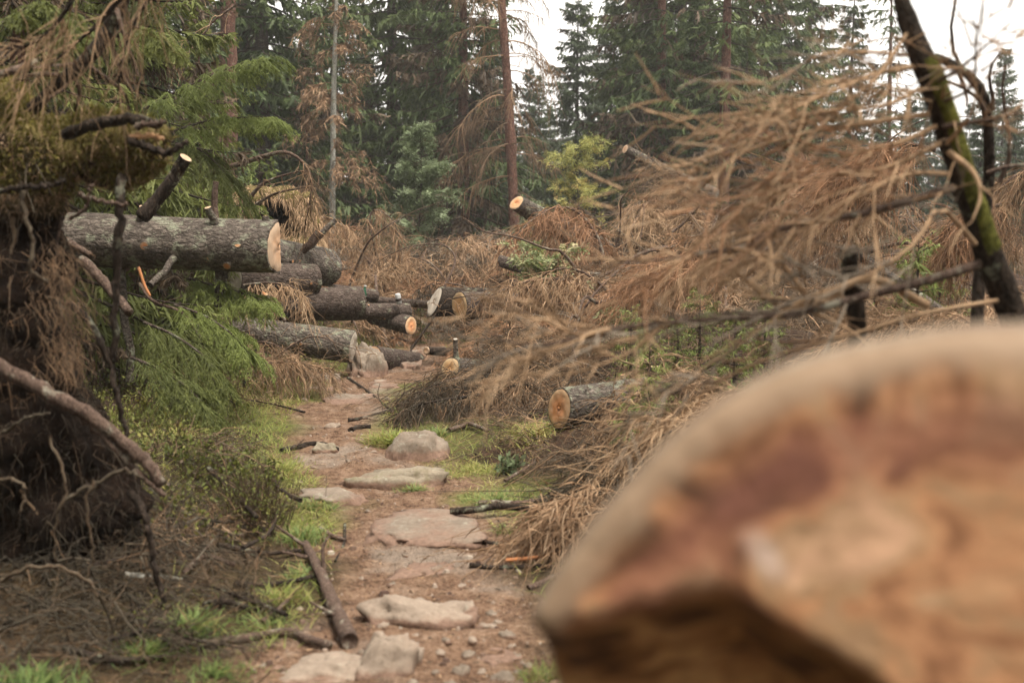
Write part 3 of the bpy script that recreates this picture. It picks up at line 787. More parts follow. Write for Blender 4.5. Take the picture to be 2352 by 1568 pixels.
# the wood goes on all round the clearing
def surrounding_wood():
    g = np.random.default_rng(44); tk, c = spruce_meshes(45, 15, 3.2, z0=.3, dz=1.9, per=5, twig=1.6, tw_w=1.1, dens=.1, dead=.1, Q=1)
    VV = np.concatenate(c.V); Qs = np.concatenate(c.Q); A = np.concatenate(c.A); D = np.concatenate(c.D)
    b = MB()
    for i in range(26):
        a = g.uniform(math.pi * .98, math.pi * 2.02) if i < 20 else (g.uniform(.02, .12) + (math.pi - .16) * (i % 2)) * 1.0
        r = g.uniform(9, 24); x, y = r * math.cos(a), r * math.sin(a) + 1
        if i >= 20: x *= 1.0; y = g.uniform(2, 14); x = (11 + g.uniform(0, 8)) * (1 if i % 2 else -1)
        if i < 4: x, y = [(-5.2, 1.2), (-6.8, 4.2), (-4.6, -1.6), (5.5, -2.5)][i]
        s_ = g.uniform(.8, 1.25); ro = g.uniform(0, 6.28); cr, sr = math.cos(ro) * s_, math.sin(ro) * s_
        b.add(np.stack([VV[:, 0] * cr - VV[:, 1] * sr + x, VV[:, 0] * sr + VV[:, 1] * cr + y, VV[:, 2] * s_ - .1], -1), Qs, None, A, D)
    o = link('surrounding_wood', b.mesh('surrounding_wood', M['spruce_needles'])); tag(o, 'dark spruce wood that closes the clearing on its near sides', None, None, 'stuff')
surrounding_wood()
# ------------------------------------------------------------------ sawn logs
def frame_from(axis):
    z = axis / np.linalg.norm(axis)
    return Vector(z).to_track_quat('Z', 'Y')
def tolocal(q, v):
    w = q.inverted() @ Vector(v); return np.array(w)
def log(label, p0, p1, r0, r1, bmat, fmat, seed, tilt=(0, 0, 0), knots=0, stubs=(), bend=.0, name='sawn_log', group=None, rim=.93, wob=.05, cat='log', face2=True, moon=0.0):
    """p0 is the centre of the sawn end that shows; tilt leans that cut (metres of shift per metre, as a world vector)."""
    g = np.random.default_rng(seed)
    p0 = np.array(p0, float); p1 = np.array(p1, float); ax = p1 - p0; L = np.linalg.norm(ax)
    q = frame_from(ax)
    root = thing(name, label, cat, p0, group); root.rotation_mode = 'QUATERNION'; root.rotation_quaternion = q
    tl = tolocal(q, tilt); nl = tolocal(q, (0, -1, 0))
    mo = lambda x_, y_: moon * np.maximum(0, nl[0] * x_ + nl[1] * y_) + .9 * moon * np.maximum(0, -(nl[0] * x_ + nl[1] * y_))
    sides = 44; nz = max(6, int(L / .06))
    zz = np.linspace(0, L, nz); a = np.arange(sides) / sides * 2 * math.pi
    A, Zz = np.meshgrid(a, zz)
    rr = r0 + (r1 - r0) * Zz / L
    cs = np.stack([np.cos(A), np.sin(A), Zz * 1.2], -1)
    oval = 1 + .05 * np.cos(2 * A + seed) + .02 * np.cos(3 * A)
    rad = rr * oval * (1 + wob * .5 * fbm(cs * np.array([1.2, 1.2, 1]) + seed, 3, seed) + wob * .35 * fbm(np.stack([np.cos(A) * 7, np.sin(A) * 7, Zz * 14], -1), 2, seed + 5))
    bx = bend * np.sin(Zz / L * math.pi) 
    X = rad * np.cos(A); Y = rad * np.sin(A)
    sh = (tl[0] * X + tl[1] * Y + mo(X, Y)) * np.clip(1 - Zz / (4 * r0), 0, 1)
    V = np.stack([X + bx, Y, Zz + sh], -1)
    idx = np.arange(nz * sides).reshape(nz, sides)
    qd = np.stack([idx[:-1], np.roll(idx[:-1], -1, 1), np.roll(idx[1:], -1, 1), idx[1:]], -1)
    b = MB(); b.add(V, qd)
    # bark edge turned in to the wood
    e0 = V[0] * np.array([rim, rim, 1]); e0[:, 2] = tl[0] * e0[:, 0] + tl[1] * e0[:, 1] + mo(e0[:, 0], e0[:, 1])
    b.add(np.concatenate([V[0], e0]), np.stack([np.arange(sides), np.arange(sides) + sides, np.roll(np.arange(sides), -1) + sides, np.roll(np.arange(sides), -1)], -1))
    link('bark', b.mesh('bark', M[bmat]), root)
    def face(z, k, rm, mat, sgn):
        fb = MB(); rings = np.linspace(0, 1, 9)
        base = V[k][:, :2] * rm
        Vr = []
        for r_ in rings[1:]:
            xy = base * r_
            zf = (tl[0] * xy[:, 0] + tl[1] * xy[:, 1] + mo(xy[:, 0], xy[:, 1])) if k == 0 else np.zeros(sides)
            zf = zf + sgn * (.010 + .006 * fbm(np.c_[xy * 22, np.full(sides, seed)], 2, seed)) * (1 if r_ < .99 else .2)
            Vr.append(np.c_[xy, zf + z])
        Vr = np.concatenate(Vr)
        c0 = np.array([[base[:, 0].mean() * 0, 0, z + sgn * .01]])
        n = len(rings) - 1
        ii = np.arange(n * sides).reshape(n, sides) + 1
        Q = np.stack([ii[:-1], np.roll(ii[:-1], -1, 1), np.roll(ii[1:], -1, 1), ii[1:]], -1).reshape(-1, 4)
        T = np.stack([np.zeros(sides, int), ii[0], np.roll(ii[0], -1)], -1)
        fb.add(np.concatenate([c0, Vr]), Q, T)
        rad_ = np.concatenate([[0], np.repeat(rings[1:], sides)])
        return fb.mesh('cut_face', M[mat], attrs={'rad': rad_})
    link('cut_face', face(0, 0, rim, fmat, -1), root)
    if face2: link('cut_face', face(L, nz - 1, .95, 'wood_weathered', 1), root)
    def surf(z, ang):
        return np.array([(r0 + (r1 - r0) * z / L) * math.cos(ang), (r0 + (r1 - r0) * z / L) * math.sin(ang), z])
    def stub(z, ang, ln, r, lean, tip):
        p = surf(z, ang) * np.array([.9, .9, 1]); d = np.array([math.cos(ang), math.sin(ang), lean]); d /= np.linalg.norm(d)
        pts = p + d * np.linspace(0, ln, 5)[:, None] + .03 * ln * g.normal(size=(5, 3)) * np.linspace(0, 1, 5)[:, None]
        sb = MB(); sb.tubes(pts[None], (r * np.array([1.25, 1.05, 1, .95, .9]))[None], 8, .4)
        so = link('branch_stub', sb.mesh('branch_stub', M[bmat]), root)
        tn = nrm(pts[-1] - pts[-2]); cb = MB()
        u = nrm(np.cross(tn, [.3, .2, 1.])); v = np.cross(tn, u); aa = np.arange(10) / 10 * 6.283
        ring = pts[-1] + r * .88 * (np.cos(aa)[:, None] * u + np.sin(aa)[:, None] * v) + tn * .002
        cb.add(np.concatenate([[pts[-1] + tn * .004], ring]), None, np.stack([np.zeros(10, int), np.arange(10) + 1, np.roll(np.arange(10), -1) + 1], -1))
        link('stub_end', cb.mesh('stub_end', M[tip], attrs={'rad': [0] + [.95] * 10}), so)
    for st in stubs: stub(*st)
    for k in range(knots):
        stub(g.uniform(.15, .9) * L, g.uniform(0, 6.28), g.uniform(.02, .06), g.uniform(.14, .22) * r0 * .6, g.uniform(-.2, .2), 'wood_orange')
    return root, q
def rpx(px, d): return px / F * d
def ang_of(q, v):
    l = tolocal(q, v); return math.atan2(l[1], l[0])
def lg(label, a, b, r0, r1, *rest, **k):
    """a, b: (image x, image y, distance); r0, r1 in image units at those distances."""
    return log(label, P(*a), P(*b), rpx(r0, a[2]), rpx(r1, b[2]), *rest, **k)

CAMP = np.array([0, 0, EYE])
q0 = frame_from(P(-150, 538, 9.0) - P(629, 570, 9.0))
aF, aU, aD = ang_of(q0, (0, -1, 0)), ang_of(q0, (0, 0, 1)), ang_of(q0, (0, 0, -1))
aFd = ang_of(q0, (0, -1, -.55)); aUf = ang_of(q0, (0, -.5, 1)); aFu = ang_of(q0, (0, -1, .1))
m = 9.0 / F                                                    # metres per image unit at that distance
lg('thick grey barked log in mid air at left with bright half moon sawn end', (641, 568, 9.0), (-150, 538, 9.0), 62, 60, 'bark_grey', 'wood_pale', 1, tilt=(0, 0, .05), wob=.09, moon=.25,
   stubs=[(140 * m, aUf, .14, .030, .35, 'wood_pale'), (80 * m, aFu, .025, .032, 0, 'wood_orange'), (152 * m, aFd, .03, .030, .1, 'wood_orange'), (288 * m, aFu - .2, .03, .036, 0, 'wood_rust'),
          (130 * m, aD, .30, .045, .1, 'bark_dark'), (222 * m, aFd, .45, .026, .15, 'bark_dark'), (105 * m, aFd - .2, .05, .035, 0, 'wood_rust'), (365 * m, aD, .9, .034, -.12, 'bark_dark'), (310 * m, aUf, .12, .03, -.3, 'wood_pale'), (30 * m, aU, .05, .03, .2, 'wood_orange')])
lg('dark log stacked just behind the thick grey one, second from left', (751, 614, 13.0), (560, 574, 11.8), 43, 40, 'bark_grey', 'wood_weathered', 2, knots=2,
   stubs=[(.45, ang_of(frame_from(P(560, 574, 11.8) - P(751, 614, 13)), (.3, -.4, 1)), .45, .032, -.6, 'wood_orange')])
lg('short log end poking from rusty twigs under the thick grey log', (722, 643, 12.2), (540, 640, 11.6), 36, 36, 'bark_brown', 'wood_rust', 3, knots=2)
lg('long purplish brown log in the middle of the left pile', (826, 697, 12.5), (600, 702, 11.9), 38, 37, 'bark_brown', 'wood_weathered', 4, knots=2)
lg('small stubby log end behind the green bottle', (862, 681, 13.4), (760, 668, 13.0), 16, 17, 'bark_brown', 'wood_rust', 5, knots=2)
lg('slimmer brown log lying to the right of the purplish one', (938, 715, 13.3), (780, 716, 12.9), 20, 20, 'bark_brown', 'wood_weathered', 6, knots=3)
lg('low log with narrow orange sawn face turned to the path', (944, 748, 13.0), (860, 724, 13.6), 22, 22, 'bark_brown', 'wood_orange', 7, tilt=(.45, .1, .25), knots=1)
lg('lowest long log of the left pile half covered by dry twigs', (810, 797, 11.5), (540, 760, 11.6), 37, 36, 'bark_grey', 'wood_weathered', 8, knots=1)
lg('log with rust orange sawn end behind the lichened boulder', (851, 820, 11.9), (955, 836, 13.2), 27, 26, 'bark_brown', 'wood_rust', 9, tilt=(.3, .0, .1), knots=1)
lg('log with pale grey slanted sawn face on the far side of the path', (998, 693, 12.6), (1140, 691, 12.9), 33, 28, 'bark_dark', 'wood_weathered', 10, tilt=(0, 0, .45))
lg('log with pinkish round sawn face in the brush right of the pale slanted one', (1056, 701, 12.2), (1190, 702, 12.7), 32, 30, 'bark_brown', 'wood_yellow', 11)
lg('thin log with yellow sawn face jutting from the dark brush by the path', (1034, 846, 9.9), (1230, 856, 10.6), 27, 27, 'bark_grey', 'wood_yellow', 12, tilt=(.2, 0, .2),
   stubs=[(.06, ang_of(frame_from(P(1230, 845, 10.6) - P(1036, 835, 9.9)), (0, 0, 1)), .17, .022, -.2, 'wood_weathered')])
lg('short dark stub of log lying behind the yellow faced one', (980, 805, 10.5), (1080, 812, 11.0), 10, 12, 'bark_dark', 'wood_pale', 13)
lg('log with oval orange sawn face resting low at the right of the path', (1285, 938, 7.6), (1560, 903, 8.2), 49, 48, 'bark_grey', 'wood_orange', 14, tilt=(-.1, 0, .1), knots=1,
   stubs=[(.8, ang_of(frame_from(P(1560, 903, 8.2) - P(1285, 938, 7.6)), (0, -.4, 1)), .10, .03, -.2, 'wood_pale')])
lg('leaning sawn stem with bright orange end before the bare red pine', (1186, 466, 15.8), (1470, 625, 17.6), 18, 34, 'bark_grey', 'wood_orange', 15, tilt=(.2, 0, .2), knots=4, bend=.05)
lg('leaning grey stem with small round pale end high in the brush', (1436, 343, 18.6), (1640, 450, 19.6), 10, 18, 'bark_grey', 'wood_pale', 16, knots=5, bend=.06)
lg('dark broken log end sticking out left of the bramble', (1152, 600, 15.0), (1310, 650, 14.4), 13, 15, 'bark_brown', 'wood_orange', 17, tilt=(.2, 0, -.5), knots=3)
lg('thin straight pole lying behind the pale slanted log end', (985, 699, 14.6), (860, 690, 14.9), 10, 10, 'bark_brown', 'wood_weathered', 18)
lg('fat dark log sunk in the brush between the two orange ends', (1195, 852, 10.8), (1330, 875, 12.0), 27, 26, 'bark_dark', 'wood_rust', 19, tilt=(.3, 0, .2))
lg('mossy brown log lying slantwise low in the brush at right', (1965, 580, 8.6), (2270, 790, 7.0), 11, 13, 'bark_grey', 'wood_orange', 20, knots=4)
lg('slim fallen stem crossing the brush behind the bramble', (1350, 632, 14.2), (1480, 648, 14.6), 9, 9, 'bark_grey', 'wood_pale', 21)
lg('pale split plank of wood lying in dark twigs by the near log', (1445, 1082, 6.2), (1560, 1076, 6.3), 6, 7, 'near_sapwood', 'wood_pale', 22, name='wood_plank', cat='plank')

# ---- the big sawn end close to the camera
def near_log():
    C0 = P(2335, 2135, .86)
    axis = nrm(np.array([.36, .93, -.09]))
    q = frame_from(axis)
    Rr = .475
    root = thing('felled_log', 'huge blurred felled log close by with orange brown sawn face and notch', 'log', C0)
    root.rotation_mode = 'QUATERNION'; root.rotation_quaternion = q
    n = 150
    # disc coordinates aligned with the picture: u right, v up, in the plane of the cut
    ur = nrm(np.cross(axis, [0, 0, 1.])); ur = ur if ur[0] > 0 else -ur
    vr = np.cross(ur, axis); vr = vr if vr[2] > 0 else -vr
    rings = np.linspace(0, 1, 70); a = np.arange(220) / 220 * 2 * math.pi
    Rg, A = np.meshgrid(rings, a, indexing='ij')
    edge = 1 + .02 * np.cos(3 * A + 1) + .012 * fbm(np.stack([np.cos(A) * 3, np.sin(A) * 3, A * 0], -1), 3, 77)
    u = Rr * Rg * edge * np.cos(A); v = Rr * Rg * edge * np.sin(A)
    # the lower edge of the saw cut: a jagged line, below which the wood is torn back
    base_pts = []
    for px, py in [(1100, 1445), (1215, 1438), (1330, 1425), (1480, 1385), (1560, 1350), (1640, 1340), (1700, 1385), (1790, 1440), (1900, 1492), (2010, 1540), (2120, 1640), (2352, 1800), (2700, 2000), (3300, 2100)]:
        r_ = ray(px, py); k = np.dot(C0 - CAMP, axis) / np.dot(r_, axis); w = CAMP + r_ * k - C0
        base_pts.append((np.dot(w, ur), np.dot(w, vr)))
    bp = np.array(base_pts)
    v0 = np.interp(u, bp[:, 0], bp[:, 1]) + .006 * fbm(np.stack([u * 30, u * 0, u * 0], -1), 3, 5)
    below = np.clip(v0 - v, 0, 1)
    dep = np.where(below > 0, np.clip(below * 20, 0, 1) * .02 + below * 1.75 + .012 * fbm(np.stack([u * 16, v * 16, u * 0], -1), 3, 8) * np.clip(below * 30, 0, 1), 0)
    dep = np.minimum(dep, .42)
    dep += .012 * np.clip((Rg - .93) / .07, 0, 1) ** 2 + .004 * fbm(np.stack([u * 9, v * 9, u * 0], -1), 3, 2)
    # a broad shallow ridge across the face
    W_ = C0 + u[..., None] * ur + v[..., None] * vr + dep[..., None] * axis
    qi = q.inverted()
    Mx = np.array(qi.to_matrix())
    loc = (W_ - C0) @ Mx.T
    nr, na = Rg.shape
    idx = np.arange(nr * na).reshape(nr, na)
    Q = np.stack([idx[:-1], np.roll(idx[:-1], -1, 1), np.roll(idx[1:], -1, 1), idx[1:]], -1)
    def onface(px, py):
        r_ = ray(px, py); w = CAMP + r_ * (np.dot(C0 - CAMP, axis) / np.dot(r_, axis)) - C0; return np.array([np.dot(w, ur), np.dot(w, vr)])
    fa, fb_ = onface(1710, 1215), onface(1800, 1335); ctr = (fa + fb_) / 2; dr = (fb_ - fa) / np.linalg.norm(fb_ - fa); hl = np.linalg.norm(fb_ - fa) / 2
    al = (u - ctr[0]) * dr[0] + (v - ctr[1]) * dr[1]; ac = -(u - ctr[0]) * dr[1] + (v - ctr[1]) * dr[0]
    pale = np.clip(1.35 - np.hypot(al / hl, ac / (hl * .42)) + .25 * fbm(np.stack([u * 40, v * 40, u * 0], -1), 2, 4), 0, 1)
    b = MB(); b.add(loc, Q)
    link('cut_face', b.mesh('cut_face', M['near_face'], attrs={'pale': pale, 'rad': Rg, 'notch': np.clip(below * 45, 0, 1)}), root)
    # sapwood side: a rounded shoulder and a long barrel
    prof = [(1.0, 0), (1.008, .003), (1.014, .010), (1.012, .018), (.995, .05), (.90, .3), (.82, .8), (.78, 1.4)]
    off = dep[-1]
    sb = MB(); Vs = []
    for k, (s_, z_) in enumerate(prof):
        zz = np.maximum(z_, 0) + off * np.clip(1 - z_ / .9, 0, 1)
        Wp = C0 + (u[-1] * s_)[:, None] * ur + (v[-1] * s_)[:, None] * vr + zz[:, None] * axis
        Vs.append((Wp - C0) @ Mx.T)
    Vs = np.concatenate(Vs); ii = np.arange(len(prof) * na).reshape(len(prof), na)
    sb.add(Vs, np.stack([ii[:-1], np.roll(ii[:-1], -1, 1), np.roll(ii[1:], -1, 1), ii[1:]], -1))
    link('sapwood', sb.mesh('sapwood', M['near_sapwood']), root)
near_log()
# ------------------------------------------------------------------ dead boughs
def bough(g, axis, r0, n_side, side_len, ang=.9, hang=.35, tw=10, tw_len=.22, tw_r=.0035, bias=(0, 0, -.6), tw3=0, s0=.08, lat_up=.15, ksides=3, env=None, wild=.25, curl=1.0, grav=.45, side_r=.34, fwd=(.2, .9)):
    """One dead bough: a stem with paired side shoots and hanging twigs."""
    ax = spline(axis, 18); bias = np.array(bias, float)
    st = MB(); st.tubes(ax[None], (r0 * (1 - .82 * np.linspace(0, 1, 18)))[None], 7, .35, cap=True)
    t = MB()
    n = n_side
    s = np.linspace(s0, .99, n) + g.uniform(-.02, .02, n); s = np.clip(s, 0, .995)
    p, tn = poly_at(ax[None], np.zeros(n, int), s)
    lat = nrm(np.cross(tn, np.array([0, 0, 1.0]))) * np.where(np.arange(n) % 2 == 0, 1, -1)[:, None]
    d = nrm(tn * math.cos(ang) + lat * math.sin(ang) + g.normal(size=(n, 3)) * wild + np.array([0, 0, lat_up]))
    e = (1 - .72 * s) * np.clip(s * 5, .4, 1) if env is None else np.interp(s, *env)
    L = side_len * e * g.uniform(.55, 1.15, n)
    K = 7; k = np.linspace(0, 1, K)[None, :, None]
    wv = np.cross(d, g.normal(size=(n, 3)))
    sd = p[:, None] + d[:, None] * L[:, None, None] * k + (bias / max(np.linalg.norm(bias), 1e-6))[None, None] * (L * hang * g.uniform(.4, 1.3, n))[:, None, None] * k ** 2 + wv[:, None] * (L * .06 * curl)[:, None, None] * np.sin(k * 5)
    bv = g.uniform(.15, .75, n)
    t.tubes(sd, (r0 * side_r) * np.clip(L / side_len, .4, 1)[:, None] * (1 - .8 * np.linspace(0, 1, K))[None], max(ksides, 4), bv)
    T = np.maximum(2, (tw * L / side_len).astype(int)); bi = np.repeat(np.arange(n), T); N = len(bi)
    sp = g.uniform(.08, 1, N)
    p2, t2 = poly_at(sd, bi, sp)
    l2 = nrm(np.cross(t2, d[bi] + g.normal(size=(N, 3)) * .5)) * np.where(g.random(N) < .5, 1, -1)[:, None]
    d2 = nrm(t2 * .7 + l2 * g.uniform(*fwd, (N, 1)) + bias * g.uniform(.2, 1.2, (N, 1)) + g.normal(size=(N, 3)) * .32 * min(1, curl + .2))
    ll = tw_len * g.uniform(.35, 1.25, N)
    K2 = 5; k2 = np.linspace(0, 1, K2)[None, :, None]
    cu = g.normal(size=(N, 3)) * .45 * curl; jit = g.normal(size=(N, K2, 3)) * (ll * .055 * curl)[:, None, None] * k2
    tp = p2[:, None] + d2[:, None] * ll[:, None, None] * k2 + (np.array([0, 0, -grav]) + cu)[:, None] * ll[:, None, None] * k2 ** 2 + jit
    v2 = np.clip(bv[bi] + g.normal(0, .17, N), 0, 1)
    t.tubes(tp, tw_r * g.uniform(.7, 1.4, (N, 1)) * np.array([[1, .9, .8, .6, .35]]), ksides, v2)
    if tw3:
        N3 = N * tw3; b3 = g.integers(0, N, N3)
        p3, t3 = poly_at(tp, b3, g.uniform(.1, 1, N3))
        d3 = nrm(t3 * .8 + g.normal(size=(N3, 3)) * .55 + bias * .3)
        l3 = tw_len * g.uniform(.12, .42, N3)
        q3 = p3[:, None] + d3[:, None] * l3[:, None, None] * np.linspace(0, 1, 3)[None, :, None] + np.array([0, 0, -.3]) * l3[:, None, None] * (np.linspace(0, 1, 3) ** 2)[None, :, None]
        t.ribbons(q3, tw_r * 1.6 * np.array([[1, .8, .3]]) * g.uniform(.6, 1.3, (N3, 1)), nrm(np.cross(d3, g.normal(size=(N3, 3)))), np.clip(v2[b3] + g.normal(.06, .15, N3), 0, 1))
    return st, t
def bough_thing(label, axis, r0, *a, stem='bark_stick', twig='dead_twigs', name='dead_bough', cat='branch', group=None, seed=1, **k):
    g = np.random.default_rng(seed)
    axis = np.asarray(axis, float); o = axis[0].copy()
    st, t = bough(g, axis - o, r0, *a, **k)
    root = thing(name, label, cat, o, group)
    link('stem', st.mesh('stem', M[stem]), root)
    tw_o = link('twigs', t.mesh('twigs', M[twig]), root); tw_o['kind'] = 'stuff'
    return root

# prototypes: arched boughs whose twigs hang like curtains, lying along +X
def arch(L, h, n=6, seed=0):
    g = np.random.default_rng(seed); x = np.linspace(0, 1, n)
    return np.stack([x * L, .08 * L * np.sin(x * 4 + seed), h * np.sin(x * math.pi * .9) + .03 * L * g.normal(size=n) * (x > 0)], -1)
GM = 'dead spruce boughs heaped across the middle distance'
GR = 'dead spruce boughs heaped on the right'
BP = []
protos = [(2.2, .75, .022, 30, .75, .5, 16, .26, .0040, 6), (1.8, .55, .019, 26, .6, .6, 16, .22, .0040, 6), (2.6, .95, .026, 34, .85, .45, 16, .28, .0042, 6),
          (1.4, .28, .016, 24, .55, .4, 14, .20, .004, 6), (2.0, .15, .02, 28, .7, .3, 16, .22, .0042, 6), (1.6, .9, .02, 26, .5, .75, 18, .28, .0040, 6)]
# heap sites: (image x, image y of the stem crest, distance, yaw, proto, scale, material)
HEAP = []
g = np.random.default_rng(99)
def crest(px):
    return np.interp(px, [640, 700, 780, 830, 900, 1000, 1100, 1180, 1260, 1330, 1400, 1460, 1560, 1700, 1850, 2000, 2150, 2352], [560, 520, 490, 480, 525, 530, 560, 560, 500, 470, 450, 385, 345, 335, 345, 360, 400, 420])
for i in range(104):
    px = g.uniform(640, 1180) if i < 46 else g.uniform(1180, 2380)
    lay = g.random()
    d = (21 - 7.0 * lay) if px < 1180 else (20 - 8.5 * lay)
    top = crest(px)
    py = top + (40 + 255 * lay) * g.uniform(.75, 1.1) * (1.0 if px < 1180 else 1.25) + 70 - 20 * (lay < .15)
    HEAP.append((px, py, d, g.uniform(0, 6.28), g.integers(0, 6), g.uniform(.75, 1.2)))
made = {}
mats = ['dead_twigs', 'dead_twigs', 'dead_twigs_rust', 'dead_twigs_grey', 'dead_twigs_tan', 'dark_roots']
# 'brown dead spruce bough with hanging twigs, one of many heaped beyond the sawn logs'
# 'brown dead spruce bough with hanging twigs, one of many heaped in the right brush'
for px, py, d, yaw, k, sc in HEAP:
    mk = mats[g.choice(6, p=[.25, .15, .22, .18, .12, .08])]
    key = (k, mk)
    pos = P(px, py, d)
    gr = GM if px < 1180 else GR
    lab = own_label({'dead_twigs': 'brown', 'dead_twigs_rust': 'rusty', 'dead_twigs_grey': 'greyish', 'dead_twigs_tan': 'tan', 'dark_roots': 'dark'}[mk] + {0: ' low spreading', 1: ' drooping', 2: ' high arched', 3: ' short stiff', 4: ' flat wiry', 5: ' steeply arched'}[int(k)] + ' dead bough', px, py)
    L, h, r0, ns, sl, hang, tw, tl, trr, t3 = protos[k]
    off = np.array([math.cos(yaw) * L * .5, math.sin(yaw) * L * .5, h * .85]) * sc
    loc = pos - off
    gzz = float(gz(np.array([pos[0]]), np.array([pos[1]]))[0])
    loc[2] = max(loc[2], gzz - .05)
    if np.any([math.hypot(px - o_[0], py - o_[1]) < o_[2] + 70 and d < o_[3] + .8 for o_ in OPEN]): continue
    if pos[1] < 14.5 and path_dist([pos[0]], [pos[1]])[0] < 1.3: continue
    if key not in made:
        root = bough_thing(lab, arch(L, h, seed=k) , r0, ns, sl, 1.0, hang, tw, tl, trr, tw3=t3, twig=mk, seed=60 + k, group=gr, **(dict(bias=(0, 0, -.18), grav=.08, wild=.5, curl=.7) if k in (0, 3, 4) else {}))
        root.location = tuple(loc); root.rotation_euler = (g.uniform(-.25, .25), g.uniform(-.2, .2), yaw); root.scale = (sc,) * 3
        made[key] = root
    else:
        dup(made[key], loc, (g.uniform(-.25, .25), g.uniform(-.2, .2), yaw), sc, lab, gr)

for i, (pts, lab, tw_, ln_) in enumerate([
    ([(1240, 868, 9.9), (1160, 862, 9.5), (1090, 868, 9.3), (1010, 880, 9.2), (950, 905, 9.1)], 'dark curtain of rootlike twigs hanging under the yellow sawn face', 'dark_roots', .40),
    ([(1290, 880, 9.8), (1210, 885, 9.3), (1130, 890, 9.1), (1060, 905, 9.0)], 'brown tipped dark twigs hanging low between the yellow and orange sawn faces', 'dead_twigs', .34),
    ([(1130, 905, 9.0), (1040, 915, 8.9), (960, 930, 8.8), (900, 955, 8.8)], 'dark fringe of dry twigs at the foot of the brush by the path', 'dark_roots', .30),
    ([(1240, 790, 11.0), (1160, 790, 10.7), (1090, 800, 10.4), (1050, 815, 10.2)], 'rusty needled bough drooping just above the yellow sawn face', 'dead_twigs_rust', .30)]):
    bough_thing(lab, PL(pts), .018, 40, .34, 1.1, .9, 26, ln_, .0026, twig=tw_, seed=260 + i, bias=(-.1, -.1, -1.3), tw3=3, wild=.4, stem='bark_dark')  # dark twig colours stand in for the shade of the hollow here

# named boughs that the eye picks out
bough_thing('arched rusty bough drooping like a curtain under the leaning sawn stem', PL([(1395, 640, 15.4), (1370, 540, 15.6), (1310, 478, 15.8), (1235, 495, 15.6), (1150, 580, 15.2)]), .03, 52, .62, 1.0, .8, 22, .42, .0042, tw3=4, twig='dead_twigs_rust', seed=201, bias=(0, 0, -1.1))
bough_thing('bough with a light bare arch of bark and dense twigs left of the bramble', PL([(1385, 690, 12.0), (1330, 655, 12.0), (1270, 640, 12.0), (1190, 652, 11.9), (1105, 690, 11.8)]), .026, 46, .55, 1.0, .7, 20, .36, .004, tw3=4, seed=202, bias=(0, 0, -1.))
bough_thing('dead bough arching high over the left end of the middle heap', PL([(705, 660, 17), (700, 560, 17), (740, 500, 17.2), (800, 530, 17.4), (830, 600, 17.4)]), .022, 36, .6, 1.0, .8, 18, .4, .005, tw3=4, twig='dead_twigs_tan', seed=203, bias=(0, 0, -1.))
bough_thing('pair of bare arched shoots above the middle heap before the rowan', PL([(880, 640, 17), (850, 520, 17), (862, 482, 17), (905, 510, 17), (918, 580, 17)]), .018, 24, .45, 1.0, .8, 14, .4, .0045, tw3=3, seed=204, bias=(0, 0, -1.))
bough_thing('long bare shoot curving down over the middle heap like a hook', PL([(985, 720, 15), (1030, 640, 15.2), (1045, 590, 15.4), (1010, 560, 15.6), (930, 570, 15.8), (870, 600, 16)]), .02, 16, .45, 1.0, .8, 10, .35, .004, tw3=3, seed=205, bias=(0, 0, -1.))
bough_thing('dark dense bough hanging to the ground below the yellow sawn face', PL([(1160, 850, 10.4), (1100, 858, 9.9), (1030, 875, 9.6), (970, 905, 9.4), (905, 945, 9.3)]), .022, 50, .5, .9, .6, 26, .34, .003, tw3=4, seed=206, bias=(-.3, -.1, -1.), twig='dark_roots')
bough_thing('rust brown bough spread over the dark hollow right of the yellow sawn face', PL([(1330, 860, 10.2), (1230, 868, 9.8), (1150, 880, 9.4), (1090, 920, 9.2)]), .022, 44, .5, .9, .5, 24, .34, .003, tw3=4, twig='dead_twigs', seed=207, bias=(-.2, 0, -1.))
bough_thing('reddish bough with needles left on, between the pinkish and yellow sawn faces', PL([(1330, 760, 11.5), (1230, 755, 11.2), (1130, 775, 10.8), (1060, 800, 10.6)]), .02, 44, .5, .9, .4, 24, .3, .003, tw3=5, twig='dead_twigs_rust', seed=208, bias=(-.3, 0, -.8))
bough_thing('curved bare dead branch arching over the yellow green young spruce', PL([(480, 398, 12.5), (545, 378, 12.4), (610, 358, 12.3), (658, 350, 12.2), (700, 378, 12.2), (716, 430, 12.2), (700, 520, 12.2)]), .034, 12, .3, .8, .9, 14, .36, .0035, tw3=3, seed=209, bias=(0, 0, -1.), s0=.6, stem='bark_stick')
bough_thing('forked pale dead branch under the curved bare one', PL([(552, 500, 12.3), (585, 440, 12.3), (625, 412, 12.2), (692, 392, 12.1)]), .03, 5, .3, .7, .2, 3, .2, .004, seed=210)
bough_thing('thin bare dead branch pointing right over the mossy root mound', PL([(575, 478, 12.6), (630, 446, 12.4), (680, 434, 12.2), (735, 427, 12.0)]), .02, 6, .25, .7, .3, 4, .2, .004, seed=211, bias=(0, 0, -.8))
bough_thing('rusty twigs spilling from under the short log end at left', PL([(560, 655, 11.0), (620, 650, 10.9), (680, 662, 10.8), (700, 690, 10.8)]), .014, 26, .25, .9, .8, 14, .2, .003, tw3=3, twig='dead_twigs_tan', seed=212, bias=(0, -.1, -1.1))
bough_thing('dry grey brown bough lying over the lowest log of the left pile', PL([(540, 800, 10.6), (600, 785, 10.5), (650, 800, 10.5), (690, 830, 10.6)]), .014, 20, .35, .9, .6, 12, .22, .003, tw3=3, twig='dead_twigs', seed=213, bias=(0, -.1, -.9))
